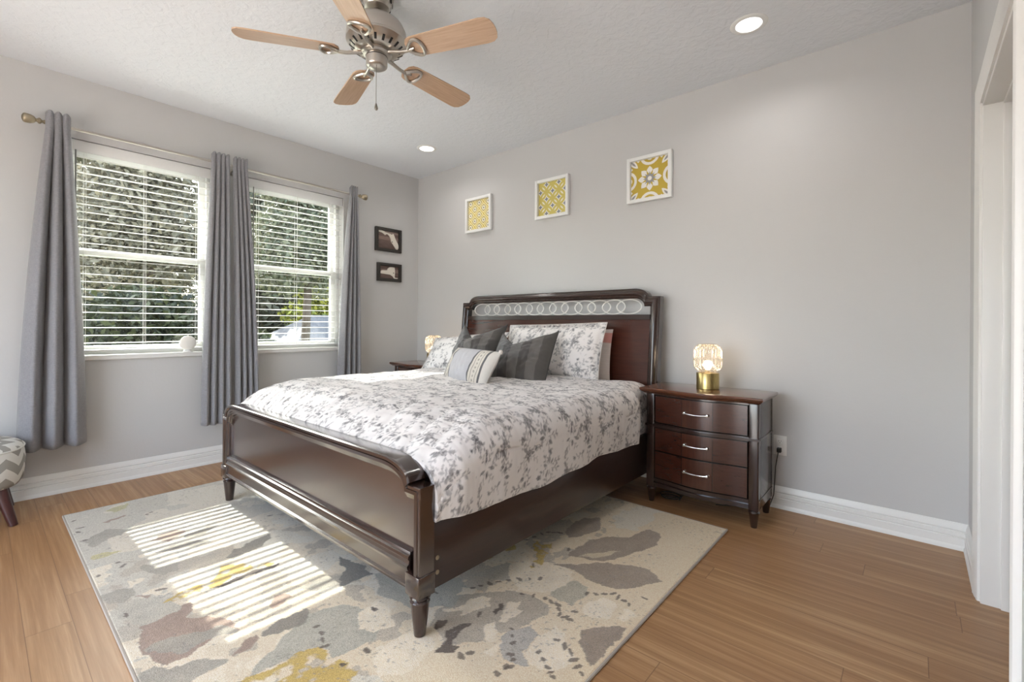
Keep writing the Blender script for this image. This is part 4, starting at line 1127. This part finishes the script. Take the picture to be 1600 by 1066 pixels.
def curtain(yt0, yt1, yb0, yb1, zb, nf, label, seed=0, amp=.034, lead=0.0):
    """one gathered panel hanging from the rod in soft folds, its ruffled heading standing above the rod"""
    rr = random.Random(seed)
    nu, nv = nf * 20, 70
    ztop = 2.432
    ph = [rr.uniform(-.35, .35) for _ in range(nf + 2)]
    am = [rr.uniform(.75, 1.25) for _ in range(nf + 2)]
    P = np.zeros((nu, nv, 3)); UV = np.zeros((nu, nv, 2))
    for i in range(nu):
        u = i / (nu - 1)
        k = u * nf; ki = int(min(k, nf - 1e-6)); kf = k - ki
        for j in range(nv):
            q = j / (nv - 1)
            if j < 10: z = ztop - (ztop - 2.335) * j / 9
            else: z = 2.335 + (zb - 2.335) * (j - 9) / (nv - 10)
            t_ = max(0, (2.335 - z) / (2.335 - zb))
            w = 1 - (1 - t_) ** 1.6
            y = (yt0 + (yt1 - yt0) * u) * (1 - w) + (yb0 + (yb1 - yb0) * (u + .018 * sin(2 * pi * k + ph[ki]) * t_)) * w
            a_loc = am[ki] * (1 - kf) + am[ki + 1] * kf
            if z > 2.335:
                d = abs(z - ROD_Z); a_ = .007 + .14 * max(0, d - .012) * .7
            else:
                a_ = .012 + (amp - .012) * min(1, t_ * 2.2) ** .8
            s = 2 * abs(sin(pi * k + .4 * ph[ki] * t_ * sin(pi * kf))) ** .75 - 1
            xc = .112 + .018 * t_
            x = xc + a_ * a_loc * s + .004 * noise.noise((u * 6, z * 1.5, seed))
            x = max(x, .022)
            if z > 2.335 and x < ROD_X + .0125: x = ROD_X + .0125 + .0015 * s
            zz = z + (.010 * a_loc * s if j == 0 else 0) + (.014 * (am[ki] - 1) if j == nv - 1 else 0)
            P[i, j] = (x, y, zz); UV[i, j] = (u * 1.2, z)
    og = grid_obj('curtain', P, M['curtain'], None, UV)
    sd = og.modifiers.new('thickness', 'SOLIDIFY'); sd.thickness = .003
    tag(og, label, 'curtain', 'grey curtains on the rod')
    # hem stitching line
    b = B()
    jj = nv - 4
    b.tube([tuple(P[i, jj] + np.array((.0022, 0, 0))) for i in range(0, nu, 2)], .0014, 5)
    h_ = b.build('hem', M['curtain'], og)
curtain(-2.962, -2.850, -3.075, -2.765, .325, 3, 'grey curtain panel hanging at the left end of the rod, its hem above the floor', 1, .060)
curtain(-2.055, -1.930, -2.115, -1.912, .33, 4, 'grey curtain panel between the windows, the left one of the middle pair', 2, .026)
curtain(-1.905, -1.800, -1.885, -1.705, .33, 4, 'grey curtain panel between the windows, the right one of the middle pair', 3, .026)
curtain(-.895, -.815, -1.010, -.770, .33, 4, 'grey curtain panel at the right end of the rod, nearest the two plank signs', 4, .030)

# ------------------------------------------------------------------ blinds
def blind(y0, y1, label):
    ya, yb = y0 + .012, y1 - .012; xc = -.045
    o = thing('window_blind', (xc, (y0 + y1) / 2, ZT), label, 'blind', 'white slatted blinds')
    b = B(); b.box(xc - .028, xc + .028, ya, yb, ZT - .052, ZT - .002, .003); b.build('headrail', M['vinyl'], o)
    b = B(); b.box(xc + .029, xc + .036, ya - .006, yb + .006, ZT - .078, ZT - .003, .003); b.build('valance', M['vinyl'], o)
    z = ZT - .105; pitch = .0525; first = None; k = 0
    tl_ = radians(3)
    while z > ZS + .075:
        if first is None:
            b = B(); w = .043; n = 6; vs = []
            pr = []
            for i in range(n + 1):
                t_ = -1 + 2 * i / n; pr.append((t_ * w / 2, .0016 * (1 - t_ * t_)))
            pr2 = [(p[0], p[1] + .0026) for p in reversed(pr)]
            pts = [(xc + px * cos(tl_), z + pz - px * sin(tl_)) for px, pz in pr + pr2]
            m = len(pts)
            vs = [(x, ya, q) for x, q in pts] + [(x, yb, q) for x, q in pts]
            fs = [(i, (i + 1) % m, m + (i + 1) % m, m + i) for i in range(m)] + [tuple(range(m)), tuple(range(m, 2 * m))]
            b.add(vs, fs); first = b.build('slat', M['slat'], o); zf = z
        else:
            c = first.copy(); COL.objects.link(c); c.parent = o; c.location.z = z - zf
        z -= pitch
    b = B(); b.box(xc - .024, xc + .024, ya, yb, ZS + .036, ZS + .052, .004); b.build('bottom_rail', M['vinyl'], o)
    for yy in (ya + .10, (ya + yb) / 2, yb - .10):
        b = B()
        for dx in (-.0225, .0225): b.tube([(xc + dx, yy, ZT - .05), (xc + dx, yy, ZS + .05)], .0011, 5)
        b.tube([(xc + .0, yy + .012, ZT - .05), (xc + .0, yy + .012, ZS + .05)], .0011, 5)
        b.build('ladder_cord', M['cord'], o)
    b = B(); b.tube([(xc + .038, ya + .055, ZT - .07), (xc + .041, ya + .056, ZT - .75)], .0045, 8); b.build('tilt_wand', M['wand'], o)
blind(*WINS[0], 'white slatted blind, lowered and open, in the left window')
blind(*WINS[1], 'white slatted blind, lowered and open, in the right window')

# round white ornament on the left sill
o = thing('sill_ornament', (-.0, -2.178, ZS + .018), 'small round white ornament standing on the left window sill', 'ornament')
b = B(); b.lathe([(0, 0), (.030, 0), (.030, .010), (.018, .016), (0, .016)], (.004, -2.178, ZS + .018), 24); b.build('base', M['white_plastic'], o)
b = B(); b.lathe([(.0, -.055), (.020, -.052), (.040, -.040), (.053, -.018), (.057, 0), (.053, .018), (.040, .040), (.020, .052), (0, .055)], (.004, -2.178, ZS + .018 + .068), 32, mat=Matrix.Diagonal((.32, 1, 1, 1)))
b.build('disc', plain('opal_glass', (238, 234, 226), .3, 0), o)

# ------------------------------------------------------------------ ceiling fan
FX, FYc, FZ, FR, FT = 2.188, -1.944, 2.453, .635, .368
fan = thing('ceiling_fan', (FX, FYc, H), 'brushed nickel ceiling fan with five light wood blades and a pull chain', 'ceiling fan')
b = B(); b.lathe([(0, -.001), (.078, -.001), (.080, -.006), (.076, -.016), (.070, -.040), (.060, -.058), (.040, -.066), (.0, -.066)], (FX, FYc, H), 40); cn = b.build('canopy', M['nickel'], fan)
for k in range(12):
    b = B(); a = 2 * pi * k / 12
    b.lathe([(0, 0), (.008, 0), (.008, .002), (0, .002)], (FX + .0735 * cos(a), FYc + .0735 * sin(a), H - .030), 10, mat=Matrix.Rotation(a, 4, 'Z') @ Matrix.Rotation(pi / 2, 4, 'Y') @ Matrix.Diagonal((1.6, .8, 1, 1)))
    b.build('vent_hole', M['black'], cn)
b = B(); b.lathe([(0, -.06), (.018, -.062), (.026, -.072), (.026, -.082), (.016, -.09), (.014, -.11), (0, -.11)], (FX, FYc, H), 24); b.build('downrod', M['nickel_dark'], fan)
b = B(); b.lathe([(0, .195), (.030, .195), (.050, .190), (.066, .182), (.100, .166), (.128, .142), (.142, .112), (.145, .084), (.143, .070), (.146, .066), (.146, .058), (.140, .052), (.128, .034), (.110, .020), (.090, .014), (0, .014)], (FX, FYc, FZ), 56); mo = b.build('motor_housing', M['nickel'], fan)
for k in range(20):
    b = B(); a = 2 * pi * k / 20
    mt_ = Matrix.Translation((FX + .118 * cos(a), FYc + .118 * sin(a), FZ + .0265)) @ Matrix.Rotation(a, 4, 'Z') @ Matrix.Rotation(radians(-34), 4, 'Y')
    b.box(-.015, .015, -.006, .006, -.0015, .0015, .001, 1, mt_)
    b.build('vent_slot', M['black'], mo)
b = B(); b.lathe([(0, .016), (.070, .016), (.074, .010), (.074, .000), (.066, -.006), (.052, -.008), (.052, -.052), (.050, -.058), (.040, -.066), (.020, -.072), (0, -.073)], (FX, FYc, FZ), 40); sc_ = b.build('switch_cup', M['nickel'], fan)
b = B(); b.lathe([(.0525, -.012), (.0535, -.014), (.0525, -.016)], (FX, FYc, FZ), 40, cap=False); b.box(FX - .053, FX - .050, FYc - .003, FYc + .003, FZ - .034, FZ - .022, 0); b.build('groove', M['black'], sc_)
b = B(); cx, cy = FX + .028, FYc - .02
b.tube([(cx, cy, FZ - .064), (cx, cy, FZ - .255)], .0013, 6); pcn = b.build('pull_chain', M['nickel_dark'], fan)
b = B(); b.lathe([(0, .03), (.003, .028), (.007, .012), (.009, .004), (.006, -.004), (0, -.006)], (cx, cy, FZ - .285), 14); b.build('chain_fob', M['nickel_dark'], pcn)
for k in range(5):
    a = FT + k * 2 * pi / 5
    mt_ = Matrix.Translation((FX, FYc, FZ)) @ Matrix.Rotation(a, 4, 'Z') @ Matrix.Rotation(radians(-12), 4, 'X')
    # blade outline
    out = []
    for s_ in (1, -1):
        pts = [(.175, .0), (.178, .030), (.192, .050), (.215, .058), (.30, .061), (.45, .066), (.575, .070), (.605, .066), (.625, .050), (.634, .025), (.636, 0)]
        pts = pts if s_ > 0 else [(x, -y) for x, y in reversed(pts)][1:-1]
        out += pts
    n = len(out)
    vs = [mt_ @ Vector((x, y, z)) for z in (-.003, .003) for x, y in out]
    b = B(); b.add(vs, [tuple(range(n)), tuple(range(n, 2 * n))] + [(i, (i + 1) % n, n + (i + 1) % n, n + i) for i in range(n)])
    bl = b.build('blade', M['blade'], fan, 30)
    ul = bl.data.uv_layers.new(name='UVMap')
    for lp in bl.data.loops:
        p = mt_.inverted() @ (bl.data.vertices[lp.vertex_index].co + Vector(WLOC['ceiling_fan']))
        ul.data[lp.index].uv = (p.x, p.y)
    # blade iron: arm and forked bracket under the blade
    b = B()
    M_ = Matrix.Translation((FX, FYc, FZ)) @ Matrix.Rotation(a, 4, 'Z')
    b.tube([M_ @ Vector((x, 0, z)) for x, z in ((.060, .004), (.10, -.003), (.14, -.012), (.175, -.014), (.20, -.011))], [.010, .010, .009, .009, .007], 10)
    def loopp(t_):
        r = .046; x = .222 + .040 * cos(t_) ; y = .050 * sin(t_) * (1 - .50 * (1 - cos(t_ - pi)) / 2 * 0)
        wd = .016 + .034 * (1 + cos(t_)) / 2
        return mt_ @ Vector((x, wd * 1.12 * sin(t_) * 1.15, -.010))
    b.tube([loopp(2 * pi * i / 28) for i in range(28)], .0085, 8, closed=True)
    b.tube([mt_ @ Vector((.175, 0, -.012)), mt_ @ Vector((.215, 0, -.010))], .006, 8)
    b.build('blade_bracket', M['nickel'], bl)

# ------------------------------------------------------------------ chevron stool at the left edge
def stool():
    cx, cy, r, zt, zb = .285, -3.325, .275, .435, .20
    o = thing('upholstered_stool', (cx, cy, 0), 'stool in grey and white chevron fabric with dark tapered legs at the left edge', 'stool')
    t = NT('chevron_fabric'); a = t.n('ShaderNodeUVMap').outputs[0]; s = t.n('ShaderNodeSeparateXYZ', {0: a})
    zig = t.math('PINGPONG', s.outputs[0], .072)
    k = t.math('FRACT', t.math('DIVIDE', t.math('SUBTRACT', s.outputs[1], t.math('MULTIPLY', zig, .80)), .105))
    c = t.mix(t.math('GREATER_THAN', k, .5), lin((226, 225, 220)), lin((160, 158, 152)))
    v = t.obj(); mch = t.surf(Base_Color=c, Roughness=.95, Normal=t.bump(t.noise(v, 700, 2), .2, .002))
    M['chevron'] = mch
    prof = [(.0, zb), (.22, zb), (.255, zb + .006), (.268, zb + .03), (.275, zb + .09), (.276, zb + .14), (.272, zt - .045), (.268, zt - .028)]
    top = [(.268, zt - .028), (.262, zt - .014), (.235, zt), (.15, zt + .012), (.0, zt + .016)]
    for nm, pf in (('seat_side', prof), ('seat_top', top)):
        nu = 97; P = np.zeros((nu, len(pf), 3)); UV = np.zeros((nu, len(pf), 2)); L = 0
        for j, (rr, z) in enumerate(pf):
            if j: L += math.dist(pf[j], pf[j - 1])
            for i in range(nu):
                a_ = 2 * pi * i / (nu - 1); e = 1 / (abs(cos(a_)) ** 4 + abs(sin(a_)) ** 4) ** .25
                e = .6 + .4 * e
                P[i, j] = (cx + rr * e * cos(a_), cy + rr * e * sin(a_), z)
                UV[i, j] = (a_ * .275 + .02, z) if nm == 'seat_side' else (P[i, j, 0], P[i, j, 1])
        g = grid_obj(nm, P, mch, o, UV)
    b = B(); b.tube([(cx + .270 * (.6 + .4 / (abs(cos(a)) ** 4 + abs(sin(a)) ** 4) ** .25) * cos(a), cy + .270 * (.6 + .4 / (abs(cos(a)) ** 4 + abs(sin(a)) ** 4) ** .25) * sin(a), zt - .028) for a in np.linspace(0, 2 * pi, 64, endpoint=False)], .005, 6, closed=True)
    b.build('piping', mch, o)
    for sx in (-1, 1):
        for sy in (-1, 1):
            b = B(); x1_, y1_ = cx + sx * .168, cy + sy * .168; x2_, y2_ = cx + sx * .205, cy + sy * .222
            b.tube([(x1_, y1_, zb + .01), (x2_, y2_, .0)], [.031, .019], 16); b.build('leg', M['legwood'], o)
stool()

# ------------------------------------------------------------------ outside
def struct2(name, b, mat): o = b.build(name, mat, None, 0); o['kind'] = 'structure'; return o
t = NT('lawn'); v = t.obj(); g = t.noise(v, 3, 5, .7)
M['lawn'] = t.surf(Base_Color=t.ramp(g, [(.3, lin((70, 78, 46))), (.7, lin((112, 112, 74)))]), Roughness=1.0)
b = B(); b.box(-30, -T, -14, 14, -.5, -.30, 0); struct2('ground', b, M['lawn'])
b = B(); b.box(-8, 8, YB - 12, YB - .2, -.34, -.14, 0); struct2('patio', b, plain('patio_concrete', (196, 190, 180), .9))

def leafmat(name, c1, c2, tr=.3):
    t = NT(name); oi = t.n('ShaderNodeNewGeometry').outputs['Random Per Island']
    c = t.ramp(oi, [(0, lin(c1)), (1, lin(c2))])
    p = t.n('ShaderNodeBsdfPrincipled', {'Base Color': c, 'Roughness': .6}); q = t.n('ShaderNodeBsdfTranslucent', {'Color': c})
    return t.link(t.n('ShaderNodeMixShader', {0: tr, 1: p.outputs[0], 2: q.outputs[0]}).outputs[0])
M['leaf_dark'] = leafmat('dark_leaves', (30, 36, 25), (68, 72, 42))
M['leaf_moss'] = leafmat('mossy_leaves', (80, 76, 62), (132, 123, 104), .2)
M['leaf_moss2'] = leafmat('olive_leaves', (62, 70, 52), (122, 120, 96), .2)
M['leaf_gold'] = leafmat('yellow_green_leaves', (86, 100, 40), (176, 168, 66))
M['leaf_back'] = leafmat('back_row_leaves', (58, 60, 46), (104, 98, 74))  # dull olive-brown leaves for the tree row behind the fence
M['bark'] = plain('bark', (84, 72, 62), .95)
def leafball(rng, n, c, rad, size):
    d = rng.normal(size=(n, 3)); d /= np.linalg.norm(d, axis=1)[:, None]
    r = rng.random(n) ** .45
    ctr = np.array(c) + d * r[:, None] * np.array(rad)
    a = rng.normal(size=(n, 3)); a /= np.linalg.norm(a, axis=1)[:, None]
    e = np.cross(a, rng.normal(size=(n, 3))); e /= np.linalg.norm(e, axis=1)[:, None]
    s = size * (.6 + .8 * rng.random(n))[:, None]
    V_ = np.stack([ctr - a * s, ctr + e * s * .45, ctr + a * s, ctr - e * s * .45], 1).reshape(-1, 3)
    return V_
def tree(name, x, y, h, balls, mat, label, cat, seed, n=1500, size=.09, group='trees outside the windows', trunk=.1):
    rng = np.random.default_rng(seed)
    o = thing(name, (x, y, -.3), label, cat, group)
    b = B(); b.tube([(x, y, -.32), (x + .05, y + .08, h * .4), (x - .05, y + .02, h * .75)], [trunk, trunk * .8, trunk * .4], 10); b.build('trunk', M['bark'], o)
    V_ = np.concatenate([leafball(rng, n, (x + bx, y + by, bz), (rx, ry, rz), size) for bx, by, bz, rx, ry, rz in balls])
    F_ = np.arange(len(V_)).reshape(-1, 4)
    b = B(); b.v = [tuple(p) for p in V_]; b.f = [tuple(f) for f in F_]
    b.build('foliage', mat, o, 0, fix=False)
    return o
tree('oak_tree', -6.4, -1.25, 5.2, [(0, 0, 3.2, 1.2, 1.0, 1.1), (.2, .6, 2.6, 1.0, .9, 1.1), (0, -.7, 2.6, 1.0, .9, 1.1), (0, 0, 4.2, 1.2, 1.4, .7)], M['leaf_moss'], 'mossy oak tree seen through the upper part of the left window', 'tree', 1, 4200, .062)
tree('oak_tree', -6.0, 1.50, 5.2, [(0, 0, 3.2, 1.0, .9, 1.1), (.1, .5, 2.6, .9, .7, 1.0), (0, -.5, 2.6, .9, .7, 1.0), (0, 0, 4.2, 1.0, 1.1, .7)], M['leaf_moss2'], 'green oak tree seen through the upper part of the right window', 'tree', 2, 3800, .06)
tree('hedge_shrub', -4.6, -1.70, 1.9, [(0, 0, .6, .6, .7, .9), (0, .55, .6, .6, .65, .9), (.1, -.55, .7, .6, .7, .9), (0, .2, 1.2, .6, .8, .5)], M['leaf_dark'], 'dark green shrub seen low through the left window', 'shrub', 3, 1500, .06, 'shrubs outside the windows', .05)
tree('hedge_shrub', -4.8, .42, 1.0, [(0, 0, .25, .5, .55, .4), (.0, -.3, .5, .4, .35, .5)], M['leaf_dark'], 'low dark green shrub seen at the bottom of the right window', 'shrub', 4, 1500, .06, 'shrubs outside the windows', .05)
tree('leafy_bush', -12.0, 4.6, 2.6, [(0, 0, 1.4, .5, 1.2, .6), (.1, .3, 2.1, .5, 1.0, .6)], M['leaf_gold'], 'yellow green bush in sun behind the grey shed roof', 'shrub', 5, 1000, .09, 'shrubs outside the windows', .04)
for i, (x, y) in enumerate(((-14.5, -5.6), (-14.5, -.6), (-14.5, 4.4), (-14.5, 9.4))):
    tree('oak_tree', x, y, 6.5, [(0, 0, 1.2, 1.3, 2.4, 1.7), (0, .05, 3.2, 1.5, 2.4, 1.7), (0, -.1, 5.2, 1.3, 2.2, 1.3)], M['leaf_back'], ('broad dark tree, leftmost of the row behind the board fence', 'broad dark tree behind the board fence, second in its row from the left', 'broad dark tree behind the grey roofed shed', 'broad dark tree, rightmost of the row beyond the shed')[i], 'tree', 10 + i, 2800, .19, 'trees behind the fence')
# neighbour's grey shed roof and fence
sh = thing('garden_shed', (-9.2, 4.2, -.3), 'grey roofed neighbouring shed seen low through the right window', 'shed')
b = B(); b.box(-10.6, -8.0, 2.4, 6.0, -.3, .55, 0); b.build('wall', plain('shed_wall', (150, 148, 146), .9), sh)
t = NT('shingles'); v = t.obj(); g = t.n('ShaderNodeTexBrick', {'Vector': t.n('ShaderNodeMapping', {'Vector': v, 'Rotation': (0, 0, pi / 2)}).outputs[0], 'Scale': 5.0, 'Color1': lin((56, 59, 66)), 'Color2': lin((46, 49, 56)), 'Mortar': lin((34, 36, 42))}).outputs[0]
b = B(); b.add([(-7.6, 2.0, .45), (-7.6, 6.4, .45), (-9.2, 5.2, 1.35), (-9.2, 3.2, 1.35), (-10.9, 2.0, .45), (-10.9, 6.4, .45)], [(0, 1, 2, 3), (3, 2, 5, 4), (0, 3, 4), (1, 5, 2)])
b.build('roof', t.surf(Base_Color=g, Roughness=.8), sh, 0)
fe = thing('wooden_fence', (-10.5, -2.5, -.3), 'brown board fence behind the shrubs outside the left window', 'fence')
t = NT('fence_boards'); v = t.obj(); g = t.noise(t.n('ShaderNodeMapping', {'Vector': v, 'Scale': (1, 9, .6)}).outputs[0], 2, 4)
mf = t.surf(Base_Color=t.ramp(g, [(.3, lin((74, 62, 54))), (.7, lin((112, 96, 84)))]), Roughness=.9)
b = B()
for i in range(52): b.box(-10.52, -10.50, -6.0 + i * .148, -6.0 + i * .148 + .14, -.3, 1.45 + .01 * (i % 3), 0)
b.build('board_panel', mf, fe)
b = B(); b.box(-10.50, -10.44, -6.0, 1.7, .0, .09, 0); b.box(-10.50, -10.44, -6.0, 1.7, 1.1, 1.19, 0); b.build('rail', mf, fe)
bpy.context.view_layer.update()
